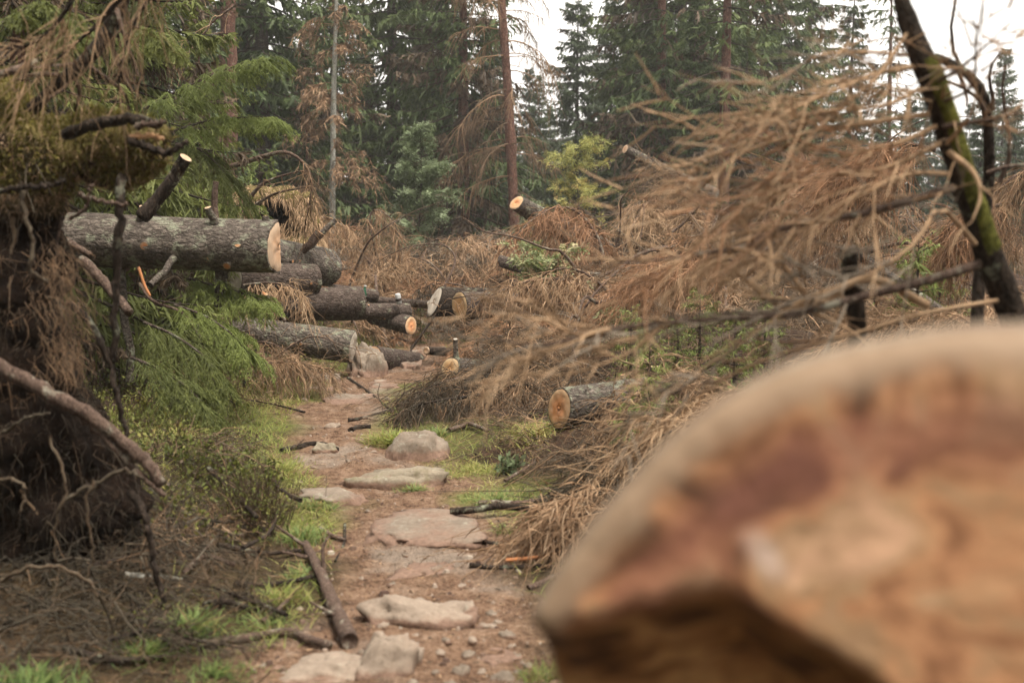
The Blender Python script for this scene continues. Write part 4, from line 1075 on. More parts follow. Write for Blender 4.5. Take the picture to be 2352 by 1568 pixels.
bough_thing('dead bough lying on the ground below the left pile', PL([(520, 850, 9.9), (600, 835, 10), (680, 832, 10.2), (760, 850, 10.3)]), .014, 40, .5, .9, .4, 20, .3, .003, tw3=3, twig='dead_twigs', seed=214, bias=(0, -.1, -.7))
bough_thing('bare crooked branch on top of the lowest log, fork pointing right', PL([(610, 845, 10.4), (660, 800, 10.4), (720, 772, 10.4), (780, 790, 10.3), (840, 810, 10.2)]), .013, 7, .5, .6, .2, 3, .25, .004, seed=215, bias=(0, 0, -.3))
bough_thing('bent black branch hanging over the pinkish log face', PL([(945, 800, 11.6), (985, 745, 11.7), (1030, 690, 11.8), (1120, 676, 11.8)]), .017, 8, .5, .8, .5, 6, .3, .004, seed=216, bias=(-.1, 0, -.8), stem='bark_dark')
bough_thing('fine dry twigs around the leaning grey stem high in the brush', PL([(1640, 470, 17.6), (1570, 405, 18), (1520, 385, 18.2), (1480, 350, 18.5)]), .02, 26, .6, .9, .5, 14, .35, .0045, tw3=3, seed=217, bias=(0, 0, -.7))
bough_thing('curtain of rust coloured twigs hanging left of the mossy leaning stem', PL([(2150, 345, 8.0), (2060, 330, 8.1), (1970, 365, 8.2), (1890, 430, 8.3)]), .018, 46, .5, .9, 1.0, 26, .42, .003, tw3=3, twig='dead_twigs_rust', seed=218, bias=(-.35, 0, -1.2))
bough_thing('rusty fringe of twigs low behind the foot of the mossy stem', PL([(2300, 470, 8.4), (2220, 490, 8.4), (2140, 560, 8.4)]), .014, 34, .35, .9, 1.0, 22, .34, .003, tw3=3, twig='dead_twigs_rust', seed=219, bias=(-.2, 0, -1.2))
bough_thing('dark drooping bough at the right edge behind the mossy stem', PL([(2420, 380, 9), (2352, 395, 9), (2290, 440, 9), (2240, 520, 9)]), .02, 36, .5, .9, 1.0, 22, .4, .003, tw3=3, twig='dead_twigs', seed=220, bias=(-.2, 0, -1.2))
for i, (pts, lab, tw_) in enumerate([
    ([(1900, 1010, 5.6), (1780, 960, 5.6), (1660, 960, 5.7), (1540, 990, 5.8), (1430, 1050, 5.9)], 'tangled tan bough lying against the back of the near log', 'dead_twigs_tan'),
    ([(1760, 900, 6.6), (1640, 880, 6.7), (1520, 905, 6.8), (1400, 960, 7.0)], 'brown bough spread over the top of the low orange faced log', 'dead_twigs'),
    ([(1560, 1060, 5.9), (1470, 1085, 5.9), (1380, 1120, 5.9), (1290, 1150, 5.9)], 'dark brown heap of dry twigs right of the flat path stone', 'dark_roots'),
    ([(1480, 1150, 5.2), (1400, 1170, 5.2), (1320, 1190, 5.25), (1250, 1215, 5.3)], 'curled dry twigs beside the near log and the path', 'dead_twigs'),
    ([(2300, 760, 6.6), (2180, 735, 6.8), (2050, 740, 7.0), (1940, 770, 7.2)], 'brown dead bough around the foot of the upright stub', 'dead_twigs'),
    ([(1700, 600, 9.5), (1600, 590, 9.6), (1500, 620, 9.8), (1410, 680, 10)], 'rusty bough fanned out right of the bramble', 'dead_twigs_rust')]):
    bough_thing(lab, PL(pts), .016, 52, .55, .95, .6, 26, .30, .003, tw3=3, twig=tw_, seed=230 + i, bias=(-.45, -.1, -.8), wild=.4)

for i, (pix, lab, tw_) in enumerate([
    ([(190, 1330), (330, 1300), (480, 1290), (600, 1300)], 'dark twiggy bough lying flat in the lower left litter', 'dark_roots'),
    ([(620, 1240), (540, 1220), (440, 1230), (350, 1260)], 'brown tangle of dry twigs under the bilberry bush', 'dead_twigs'),
    ([(660, 1440), (560, 1400), (430, 1360), (320, 1370)], 'dark dry bough half buried left of the stout barked stick', 'dark_roots'),
    ([(250, 1500), (340, 1480), (450, 1500), (560, 1520)], 'thin dark bough behind the crooked stick at lower left', 'dark_roots'),
    ([(700, 960), (620, 940), (540, 930), (470, 950)], 'fine twigs lying in the grass left of the upper path', 'dead_twigs')]):
    p = np.array([gp(*q) for q in pix]); p[:, 2] += .05
    bough_thing(lab, p, .010, 34, .22, .95, .25, 14, .14, .0016, twig=tw_, seed=270 + i, bias=(0, 0, -.12), grav=.05, tw3=2, wild=.5, stem='bark_dark')  # darkest twigs carry the lower left shade in their colour

# green boughs low on the left
def green_bough(label, pts, seed, side_len=.45, n=34, bias=(.1, 0, -.8), mat='spruce_needles_near', r0=.012, tw=12, tl=.16):
    g = np.random.default_rng(seed); axis = PL(pts); o = axis[0].copy()
    st, t = bough(g, axis - o, r0, n, side_len, .9, .5, tw, tl, .002, bias=bias, tw3=0)
    root = thing('spruce_bough', label, 'branch', o)
    link('stem', st.mesh('stem', M['bark_brown']), root)
    # needled shoots
    ax = spline(axis - o, 18); c = MB()
    s = np.linspace(.05, 1, n); p, tn = poly_at(ax[None], np.zeros(n, int), s)
    lat = nrm(np.cross(tn, [0, 0, 1.])) * np.where(np.arange(n) % 2 == 0, 1, -1)[:, None]
    d = nrm(tn * .65 + lat * .7 + g.normal(size=(n, 3)) * .2)
    L = side_len * (1 - .6 * s) * g.uniform(.6, 1.1, n); k = np.linspace(0, 1, 6)[None, :, None]
    sd = p[:, None] + d[:, None] * L[:, None, None] * k + np.array(bias) * (L * .5)[:, None, None] * k ** 2
    T = 16; bi = np.repeat(np.arange(n), T); N = len(bi); sp = g.uniform(.05, 1, N)
    p2, t2 = poly_at(sd, bi, sp)
    l2 = nrm(np.cross(t2, [0, 0, 1.])) * np.where(g.random(N) < .5, 1, -1)[:, None]
    d2 = nrm(t2 * .8 + l2 * g.uniform(.2, .9, (N, 1)) + np.array([0, 0, -.35])); l = tl * g.uniform(.4, 1.2, N) * (1.1 - .6 * sp)
    sh = p2[:, None] + d2[:, None] * l[:, None, None] * np.linspace(0, 1, 3)[None, :, None] + np.array([0, 0, -.25]) * l[:, None, None] * (np.linspace(0, 1, 3) ** 2)[None, :, None]
    nn = 9; bi3 = np.repeat(np.arange(N), nn); N3 = len(bi3)
    p3, t3 = poly_at(sh, bi3, g.random(N3)); d3 = nrm(t3 * .9 + g.normal(size=(N3, 3)) * .6); l3 = g.uniform(.016, .028, N3)
    vv = np.clip(.45 + .4 * (sp[bi3] - .5) + g.normal(0, .15, N3), 0, 1)
    c.ribbons(p3[:, None] + d3[:, None] * l3[:, None, None] * np.array([0, 1.])[None, :, None], np.array([[.005, .003]]) * np.ones((N3, 1)), nrm(np.cross(d3, g.normal(size=(N3, 3)))), vv)
    c.tubes(sh, np.array([[.0035, .003, .0015]]) * np.ones((N, 1)), 3, np.clip(.3 + g.normal(0, .1, N), 0, 1))
    link('needles', c.mesh('needles', M[mat]), root)['kind'] = 'stuff'
    return root
green_bough('bright green spruce bough reaching right beside the red barked trunk', [(330, 250, 10.2), (430, 200, 10.1), (520, 160, 10.0), (610, 130, 9.9)], 301, .62, 44, tl=.2, tw=8, mat='spruce_needles_fresh')
green_bough('green spruce bough tip pointing right above the curved dead branch', [(400, 300, 10.2), (490, 275, 10.1), (560, 270, 10.0), (630, 268, 9.9)], 302, .45, 40, tl=.18, tw=8, mat='spruce_needles_fresh')
green_bough('hanging green spruce bough between the left boughs and the thick log', [(380, 330, 10.2), (450, 340, 10.1), (510, 390, 10), (545, 460, 9.9)], 303, .5, 38, tl=.18, tw=8)
green_bough('fresh green bough below the thick log pointing right', [(430, 640, 9.2), (490, 655, 9.1), (550, 670, 9.0), (605, 690, 8.9)], 304, .42, 40, mat='spruce_needles_fresh')
green_bough('fresh green bough drooping above the left verge', [(400, 700, 8.8), (470, 725, 8.7), (530, 765, 8.6), (572, 810, 8.5)], 305, .45, 42, mat='spruce_needles_fresh')
green_bough('olive green bough hanging down left of the path', [(330, 740, 8.4), (400, 770, 8.3), (470, 820, 8.2), (510, 880, 8.2)], 306, .5, 42)
green_bough('low olive bough touching the grass at left', [(300, 820, 7.8), (370, 850, 7.8), (430, 890, 7.7), (480, 940, 7.7)], 307, .5, 40)
green_bough('blurred green bough in the top left corner', [(0, 60, 5.6), (50, 30, 5.6), (110, 20, 5.6), (150, 60, 5.6)], 308, .35, 34)
green_bough('small green bough tip beside the hanging brown twigs', [(300, 60, 7.5), (335, 68, 7.5), (370, 80, 7.5), (398, 100, 7.5)], 309, .2, 30)

g = np.random.default_rng(321)

GB2 = 'bare crooked branches sticking out of the heaps of slash'
bare = []
for k in range(5):
    L = [1.6, 2.2, 1.3, 1.8, 2.6][k]; n = 7; x = np.linspace(0, 1, n)
    ax = np.stack([x * L, .10 * L * np.sin(x * 5 + k), .22 * L * np.sin(x * 2.6 + .3 * k) * (.5 + .5 * (k % 2))], -1) + g.normal(size=(n, 3)) * .03 * L * (x > 0)[:, None]
    bare.append((ax, [5, 9, 4, 7, 10][k]))
spots = []
for i in range(46):
    px_ = g.uniform(680, 1180) if i < 18 else g.uniform(1180, 2250); lay = g.random(); d = (19.5 - 6 * lay) if px_ < 1180 else (18.5 - 9 * lay)
    spots.append((px_, crest(px_) + 70 + 240 * lay * g.uniform(.7, 1.1), d, g.uniform(0, 6.28), g.integers(0, 5), g.uniform(.6, 1.1), g.uniform(-.5, .7)))
first = {}
for px_, py_, d, yaw, k, sc, tl in spots:
    pos = P(px_, py_, d)
    if path_dist([pos[0]], [pos[1]])[0] < 1.0 and pos[1] < 15: continue
    if any(math.hypot(px_ - o_[0], py_ - o_[1]) < o_[2] + 30 and d < o_[3] + .5 for o_ in OPEN): continue
    lab = own_label('bare crooked branch poking out', px_, py_)
    if k not in first:
        ax, nt = bare[k]
        first[k] = bough_thing(lab, ax, .022, nt, .6, .8, .15, 4, .22, .004, stem='bark_stick', twig='dead_twigs_grey', seed=500 + k, group=GB2, grav=.1, wild=.6, bias=(0, 0, -.1))
        r = first[k]; r.location = tuple(pos); r.rotation_euler = (g.uniform(-.4, .4), -tl, yaw); r.scale = (sc,) * 3
    else:
        dup(first[k], pos, (g.uniform(-.4, .4), -tl, yaw), sc, lab, GB2)
# ------------------------------------------------------------------ the mossy leaning stem at the right with its long dead limbs
def leaning_stem():
    D = 3.3
    pts = PL([(2450, 1250, 3.4), (2376, 920, 3.36), (2330, 740, 3.35), (2262, 560, D), (2190, 350, 3.25), (2140, 190, 3.2), (2098, 85, 3.2), (2062, -30, 3.2), (2040, -160, 3.2)])
    pts = np.concatenate([[np.array([pts[0][0] + .10, pts[0][1] + .04, float(gz([pts[0][0] + .10], [pts[0][1] + .04])[0]) - .08])], pts])
    base = pts[0].copy(); ax = spline(pts - base, 40)
    root = thing('leaning_tree', 'thin dead leaning tree with green moss on its bark and long blurred twiggy limbs', 'tree', base)
    g = np.random.default_rng(400)
    w = np.interp(np.linspace(0, 1, 40), [0, .40, .58, .72, .82, .9, 1], np.array([36, 32, 26, 28, 23, 13, 10]) * 3.25 / F)
    b = MB(); b.tubes(ax[None], (w * (1 + .05 * g.normal(size=40)))[None], 14, .4, cap=True)
    link('trunk', b.mesh('trunk', M['bark_mossy']), root)
    # moss: a lumpy coat on the upper right side plus short fronds
    mb = MB(); i0, i1 = 17, 29
    sub = ax[i0:i1]; n = len(sub); tn = nrm(np.gradient(sub, axis=0))
    up = nrm(np.cross(np.cross(tn, [.75, -.6, .5]), tn)); lt = np.cross(tn, up); V = []
    for k in range(n):
        for a in np.linspace(-1.5, 1.5, 13):
            rr = w[i0 + k] * (1.04 + .22 * max(0, math.cos(a)) * math.sin(math.pi * k / (n - 1)) + .06 * g.normal()) - (abs(a) > 1.3) * w[i0 + k] * .1
            V.append(sub[k] + rr * (math.cos(a) * up[k] + math.sin(a) * lt[k]))
    ii = np.arange(n * 13).reshape(n, 13)
    mb.add(np.array(V), np.stack([ii[:-1, :-1], ii[:-1, 1:], ii[1:, 1:], ii[1:, :-1]], -1), None, .5)
    link('moss', mb.mesh('moss', M['moss_coat']), root)
    limbs = [
     # image polylines, radius, number of side shoots, shoot length, twig material
     ([(2190, 430, 3.25), (2085, 462, 3.2), (1953, 496, 3.1), (1846, 512, 3.0), (1767, 536, 3.0), (1713, 565, 2.95), (1634, 578, 2.9), (1517, 597, 2.9), (1400, 604, 2.9)], 11, 20, .30, 'dead_twigs_tan'),
     ([(2250, 605, 3.3), (2138, 642, 3.2), (2006, 674, 3.15), (1931, 695, 3.1), (1846, 717, 3.05), (1793, 725, 3.0), (1634, 733, 2.95), (1517, 743, 2.9), (1368, 759, 2.85), (1315, 780, 2.8), (1193, 796, 2.75), (1103, 748, 2.7)], 12, 16, .26, 'dead_twigs_tan'),
     ([(1400, 756, 2.86), (1336, 770, 2.82), (1235, 732, 2.8), (1119, 717, 2.75)], 6, 9, .14, 'dead_twigs_tan'),
     ([(1400, 756, 2.86), (1336, 772, 2.82), (1209, 828, 2.8), (1135, 887, 2.78)], 6, 9, .16, 'dead_twigs_tan'),
     ([(1560, 740, 2.92), (1522, 748, 2.9), (1448, 807, 2.85), (1342, 850, 2.8), (1230, 870, 2.8)], 6, 12, .20, 'dead_twigs_tan'),
     ([(2135, 262, 3.2), (2000, 282, 3.2), (1880, 300, 3.15), (1760, 330, 3.1), (1660, 380, 3.1), (1570, 450, 3.1)], 7, 20, .34, 'dead_twigs_tan'),
     ([(2125, 150, 3.2), (2010, 170, 3.15), (1900, 215, 3.1), (1790, 270, 3.05), (1690, 350, 3.0), (1600, 470, 3.0)], 7, 20, .36, 'dead_twigs_tan'),
     ([(2112, 130, 3.2), (1990, 120, 3.2), (1880, 128, 3.2), (1790, 180, 3.2), (1700, 190, 3.2)], 5, 12, .22, 'dead_twigs_tan'),
     ([(2160, 330, 3.2), (2020, 390, 3.1), (1900, 400, 3.0), (1780, 440, 2.95), (1640, 520, 2.9), (1520, 640, 2.9)], 6, 22, .34, 'dead_twigs_tan'),
     ([(2240, 560, 3.2), (2160, 480, 3.0), (2100, 560, 2.9), (1980, 640, 2.9), (1840, 690, 2.9), (1700, 790, 2.9), (1560, 880, 2.9), (1450, 960, 2.9)], 6, 22, .32, 'dead_twigs_tan'),
     ([(2290, 690, 3.3), (2120, 720, 3.2), (1980, 760, 3.15), (1800, 810, 3.1), (1660, 870, 3.1), (1520, 960, 3.1)], 6, 24, .32, 'dead_twigs_tan'),
     ([(1870, 700, 3.05), (1846, 669, 3.0), (1793, 605, 3.0), (1719, 573, 2.95), (1644, 563, 2.95)], 6, 8, .2, 'dead_twigs_tan'),
     ([(2130, 200, 3.2), (2200, 160, 3.1), (2260, 110, 3.0), (2320, 50, 3.0)], 6, 8, .16, 'dead_twigs'),
     ([(2150, 240, 3.2), (2230, 200, 3.1), (2240, 100, 3.0), (2236, 20, 3.0)], 5, 6, .16, 'dead_twigs'),
     ([(2165, 290, 3.2), (2240, 280, 3.15), (2330, 262, 3.1), (2400, 250, 3.1)], 7, 8, .2, 'dead_twigs'),
     ([(2175, 330, 3.2), (2225, 270, 3.05), (2242, 200, 3.0), (2215, 130, 3.0)], 5, 4, .15, 'dead_twigs'),
     ([(2180, 350, 3.2), (2235, 395, 3.1), (2252, 450, 3.05), (2232, 510, 3.0)], 8, 3, .12, 'dead_twigs_tan'),
     ([(2095, 60, 3.2), (2010, 180, 3.1), (1930, 250, 3.1), (1830, 340, 3.1), (1730, 470, 3.1), (1640, 600, 3.1)], 5, 18, .30, 'dead_twigs_tan'),
     ([(2150, 290, 3.2), (2060, 330, 3.15), (1960, 350, 3.1), (1850, 400, 3.1), (1760, 470, 3.05)], 6, 22, .32, 'dead_twigs_rust'),
     ([(2120, 200, 3.2), (2040, 240, 3.15), (1950, 250, 3.1), (1850, 260, 3.1), (1740, 280, 3.1)], 6, 22, .30, 'dead_twigs_tan'),
     ([(2180, 400, 3.2), (2090, 400, 3.1), (1990, 440, 3.0), (1880, 500, 3.0), (1770, 580, 3.0), (1680, 660, 3.0)], 6, 22, .30, 'dead_twigs_tan'),
    ]
    for i, (pl, rp, ns, sl, mt) in enumerate(limbs):
        mt = {1: 'dead_twigs_grey', 7: 'dead_twigs_grey', 8: 'dead_twigs_rust', 9: 'dead_twigs_grey', 10: 'dead_twigs', 12: 'dead_twigs', 13: 'dead_twigs'}.get(i, mt)
        p = PL(pl) - base
        st, t = bough(g, p, rp / F * 3.1, ns, sl * 1.1, .62, .14, 6, .13, .0024, bias=(-.35, -.05, -.22), tw3=0, s0=.06, wild=.35, curl=.2, grav=.04, ksides=4, side_r=.42, fwd=(.3, .9), env=([0, .25, .7, 1], [.55, 1, 1, .45]))
        lo = link('limb', st.mesh('limb', M['bark_stick' if i in (0, 1, 12, 13, 14) else 'dead_twigs_tan']), root)
        to = link('twigs', t.mesh('twigs', M[mt]), lo); to['kind'] = 'stuff'
leaning_stem()
def stem_thing(name, label, cat, pts, r, mat, seed=0, sides=10, twigs=0, tl=.25, endm=None, taper=.75, tmat='bark_stick', group=None, loose=.06):
    """A stick or thin trunk along pts; r at the thick (first) end; optional side twigs and a pale broken end."""
    g = np.random.default_rng(seed); pts = np.asarray(pts, float); o = pts[0].copy()
    ax = spline(pts - o, 22); L = np.linalg.norm(np.diff(ax, axis=0), axis=1).sum()
    ax = ax + (fbm(ax * 9 + seed, 2, seed)[:, None] * .25 * r) * g.normal(size=3)
    b = MB(); b.tubes(ax[None], (r * np.linspace(1, taper, 22) * (1 + loose * g.normal(size=22)))[None], sides, .4, cap=True)
    me = b.mesh(name, M[mat])
    if not twigs and endm is None:
        ob = link(name, me, None, o); return tag(ob, label, cat, group)
    root = thing(name, label, cat, o, group); link('stem', me, root)
    for k in range(twigs):
        s = g.uniform(.15, .95); p, tn = poly_at(ax[None], np.zeros(1, int), np.array([s]))
        d = nrm(tn[0] * .7 + g.normal(size=3) * .7); q = np.linspace(0, 1, 6)[:, None]; l = tl * g.uniform(.4, 1.2)
        tb = MB(); tb.tubes((p + d * l * q + .12 * l * np.sin(q * 4 + k) * nrm(np.cross(d, [.3, .5, 1.])))[None], (r * .35 * (1 - .6 * q[:, 0]))[None], 5, .4)
        link('side_twig', tb.mesh('side_twig', M[tmat]), root)
    if endm:
        tn = nrm(ax[0] - ax[1]); u = nrm(np.cross(tn, [.3, .2, 1.])); v = np.cross(tn, u); aa = np.arange(9) / 9 * 6.283
        cb = MB(); ring = ax[0] + r * 1.02 * (np.cos(aa)[:, None] * u + np.sin(aa)[:, None] * v) + tn * .003
        tip = ax[0] + tn * (.006 + (r * 2.5 if endm == 'torn' else 0)) + u * (r * .6 if endm == 'torn' else 0)
        cb.add(np.concatenate([[tip], ring]), None, np.stack([np.zeros(9, int), np.arange(9) + 1, np.roll(np.arange(9), -1) + 1], -1))
        link('broken_end', cb.mesh('broken_end', M['wood_orange' if endm == 'torn' else endm], attrs={'rad': [0] + [.9] * 9}), root)
    return root
px = lambda v, d: v / F * d
stem_thing('dead_sapling', 'slim dark dead stem with bent top just right of the mossy leaning tree', 'tree', PL([(2225, 1470, 4.3), (2238, 1100, 4.3), (2243, 760, 4.3), (2255, 560, 4.3), (2272, 400, 4.3), (2262, 230, 4.2), (2215, 165, 4.2), (2150, 130, 4.1)]), px(17, 4.3), 'bark_dark', 1, twigs=7, tl=.4, taper=.5)
stem_thing('broken_stub', 'upright blurred broken stub behind the big near log', 'stump', PL([(1990, 1800, 3.2), (1980, 1300, 3.2), (1972, 850, 3.2), (1968, 740, 3.2), (1956, 640, 3.2), (1946, 572, 3.2)])[::-1], px(19, 3.2), 'bark_mossy', 2, endm='wood_weathered', taper=1.3)
stem_thing('dead_branch', 'thick blurred dead branch reaching left from the upright stub', 'branch', PL([(2130, 700, 3.3), (2000, 640, 3.2), (1880, 690, 3.1), (1800, 705, 3.1), (1680, 620, 3.1)]), px(11, 3.2), 'dead_twigs_tan', 3, twigs=8, tl=.35, tmat='dead_twigs_tan', taper=.4)

# ------------------------------------------------------------------ the uprooted root plate on the left
def root_plate():
    D = 4.7; k = D / F
    blobs = [(-60, 330, 0, 165), (40, 350, 0, 120), (120, 345, .05, 95), (200, 335, 0, 82), (265, 325, -.02, 62), (320, 312, -.03, 40), (355, 305, -.03, 22), (240, 380, 0, 60), (300, 372, .02, 42),
             (-90, 560, .1, 200), (20, 500, .05, 130), (30, 640, 0, 125), (40, 760, 0, 118), (20, 880, 0, 165),
             (30, 1010, 0, 200), (130, 1060, 0, 150), (200, 1130, .02, 105), (250, 1110, .02, 75), (300, 1140, 0, 42), (120, 1220, .02, 190), (190, 1300, .05, 130), (60, 1380, 0, 210), (190, 1420, .05, 120), (-120, 1200, .2, 260), (-140, 900, .2, 240)]
    bm = bmesh.new()
    o0 = P(60, 1440, D); o0[2] = float(gz([o0[0]], [o0[1]])[0])
    from mathutils import Matrix
    for (x, y, dd, r) in blobs:
        c = P(x, y, D + dd + .12) - o0
        bmesh.ops.create_icosphere(bm, subdivisions=3, radius=r * k, matrix=Matrix.Translation(Vector(c)) @ Matrix.Diagonal((1, .95, 1, 1)))
    me = bpy.data.meshes.new('soil'); bm.to_mesh(me); bm.free()
    tmp = bpy.data.objects.new('soil_tmp', me); COL.objects.link(tmp)
    md = tmp.modifiers.new('remesh', 'REMESH'); md.mode = 'VOXEL'; md.voxel_size = .021
    dg = bpy.context.evaluated_depsgraph_get()
    me2 = bpy.data.meshes.new_from_object(tmp.evaluated_get(dg))
    bpy.data.objects.remove(tmp, do_unlink=True)
    n = len(me2.vertices)
    V = np.empty(n * 3, np.float32); me2.vertices.foreach_get('co', V); V = V.reshape(-1, 3).astype(float)
    N = np.empty(n * 3, np.float32); me2.vertices.foreach_get('normal', N); N = N.reshape(-1, 3).astype(float)
    V += N * (.055 * fbm(V * 6, 4, 50) + .022 * np.abs(vnoise(V * np.array([26, 26, 11]), 51)))[:, None]
    me2.vertices.foreach_set('co', V.astype(np.float32).ravel()); me2.update()
    topz = P(0, 440, D)[2] - o0[2]
    ms = np.clip(.62 + .55 * N[:, 2] + .9 * fbm(V * 6, 3, 8), 0, 1) * np.clip((V[:, 2] - topz + .12) / .15, 0, 1)  # mossy tan, spread over the whole ledge to lighten its shaded front
    at_ = me2.attributes.new('var', 'FLOAT', 'POINT'); at_.data.foreach_set('value', ms.astype(np.float32))
    me2.materials.clear(); me2.materials.append(M['root_soil'])
    me2.polygons.foreach_set('use_smooth', np.ones(len(me2.polygons), bool))
    root = thing('root_plate', 'tall upturned root plate of dark earth with hanging rootlets and a mossy ledge', 'root plate', o0)
    link('soil', me2, root)
    g = np.random.default_rng(55)
    # only the side that can be seen
    vis = np.where((N[:, 1] < .45) & (V[:, 2] > .05))[0]
    # hanging rootlets
    pick = g.choice(vis, 2600); pick = pick[(V[pick, 2] < topz) | (g.random(2600) < .2)]; p = V[pick]; nn = N[pick]
    ln = g.uniform(.03, .15, len(pick)); colz = P(0, 900, D)[2] - o0[2]
    d = nrm(nn * g.uniform(.3, .9, (len(pick), 1)) + g.normal(size=nn.shape) * .45 + np.array([0, 0, -.35]))
    q = np.linspace(0, 1, 5)[None, :, None]
    pts = p[:, None] + d[:, None] * ln[:, None, None] * q * .8 + np.array([0, 0, -1.]) * ln[:, None, None] * q ** 2 * .75 + (g.normal(size=nn.shape) * .02)[:, None] * np.sin(q * 5)
    rb = MB(); rb.tubes(pts, g.uniform(.0006, .002, (len(pick), 1)) * np.array([[1, .9, .8, .6, .4]]), 3, np.clip(g.normal(.2, .25, len(pick)) + .35 * (p[:, 2] > colz), 0, 1))
    ro = link('rootlets', rb.mesh('rootlets', M['dark_roots']), root); ro['kind'] = 'stuff'
    for i in range(26):                                   # middling roots that fork and hang
        a0 = V[g.choice(vis)]; n0 = 12; d0 = nrm(np.array([g.normal() * .6, -.55, g.uniform(-.9, .25)])); L0 = g.uniform(.15, .5); q0_ = np.linspace(0, 1, n0)[:, None]
        ax0 = a0 - d0 * .05 + d0 * L0 * q0_ * np.array([1, .45, 1]) + np.array([0, 0, -1.]) * L0 * .35 * q0_ ** 2 + np.cumsum(g.normal(size=(n0, 3)), 0) * .009
        b0 = MB(); r0_ = g.uniform(.004, .011); b0.tubes(ax0[None], (r0_ * np.linspace(1.1, .35, n0))[None], 6, g.uniform(.3, .9))
        k0 = g.integers(4, 8); d1 = nrm(d0 + g.normal(size=3) * .6); b0.tubes((ax0[k0] + d1 * L0 * .45 * np.linspace(0, 1, 6)[:, None] + np.array([0, 0, -.12]) * L0 * np.linspace(0, 1, 6)[:, None] ** 2)[None], (r0_ * .6 * np.linspace(1, .3, 6))[None], 5, g.uniform(.3, .9))
        link('root', b0.mesh('root', M['dark_roots' if i % 3 else 'bark_stick']), root)
    # brown needle litter and dry grass on the ledge and down its edge
    sel = vis[(V[vis, 2] > topz - .1)]
    pick = g.choice(sel, 12000); p = V[pick]; nn = N[pick]; ln = g.uniform(.006, .026, len(pick))
    d = nrm(nn * .5 + g.normal(size=nn.shape) * .6 + np.array([0, 0, -.15]))
    q = np.linspace(0, 1, 3)[None, :, None]
    pts = p[:, None] + d[:, None] * ln[:, None, None] * q + np.array([0, 0, -1.]) * ln[:, None, None] * q ** 2 * .6
    lb = MB(); lb.ribbons(pts, np.array([[.002, .002, .0008]]) * np.ones((len(pick), 1)), nrm(np.cross(d, g.normal(size=d.shape))), np.clip(g.normal(.55, .22, len(pick)) + .3 * (p[:, 0] < P(110, 0, D)[0] - o0[0]), 0, 1))
    lo = link('dry_grass', lb.mesh('dry_grass', M['dead_twigs_tan']), root); lo['kind'] = 'stuff'
    # moss cushions
    sel = vis[(V[vis, 2] > topz) & (ms[vis] > .15)]
    pick = g.choice(sel, 14000); p = V[pick]; nn = N[pick]; ln = g.uniform(.012, .035, len(pick))
    d = nrm(nn + g.normal(size=nn.shape) * .5)
    pts = p[:, None] + d[:, None] * ln[:, None, None] * np.linspace(0, 1, 2)[None, :, None]
    mb = MB(); mb.ribbons(pts, np.array([[.006, .0015]]) * np.ones((len(pick), 1)), nrm(np.cross(d, g.normal(size=d.shape))), np.clip(g.normal(.5, .2, len(pick)), 0, 1))
    mo = link('moss', mb.mesh('moss', M['moss_fronds']), root); mo['kind'] = 'stuff'
    # tawny fringe down the edge of the column
    e = PL([(140, 560, 4.55), (152, 640, 4.5), (158, 720, 4.5), (158, 800, 4.5), (150, 850, 4.5)]) - o0
    es = spline(e, 60); pick = g.integers(0, 60, 380)
    p = es[pick] + g.normal(size=(380, 3)) * np.array([.05, .05, .03]) + np.array([-.02, 0, 0]); ln = g.uniform(.04, .13, 380)
    d = nrm(g.normal(size=(380, 3)) * .35 + np.array([.1, -.3, -1.]))
    fb = MB(); fb.tubes(p[:, None] + d[:, None] * ln[:, None, None] * np.linspace(0, 1, 4)[None, :, None] + np.array([.02, 0, 0]) * np.sin(np.linspace(0, 3, 4))[None, :, None], np.array([[.0012, .0012, .001, .0005]]) * np.ones((380, 1)), 3, g.uniform(.2, .7, 380))
    fo = link('root_fringe', fb.mesh('root_fringe', M['dead_twigs']), root); fo['kind'] = 'stuff'
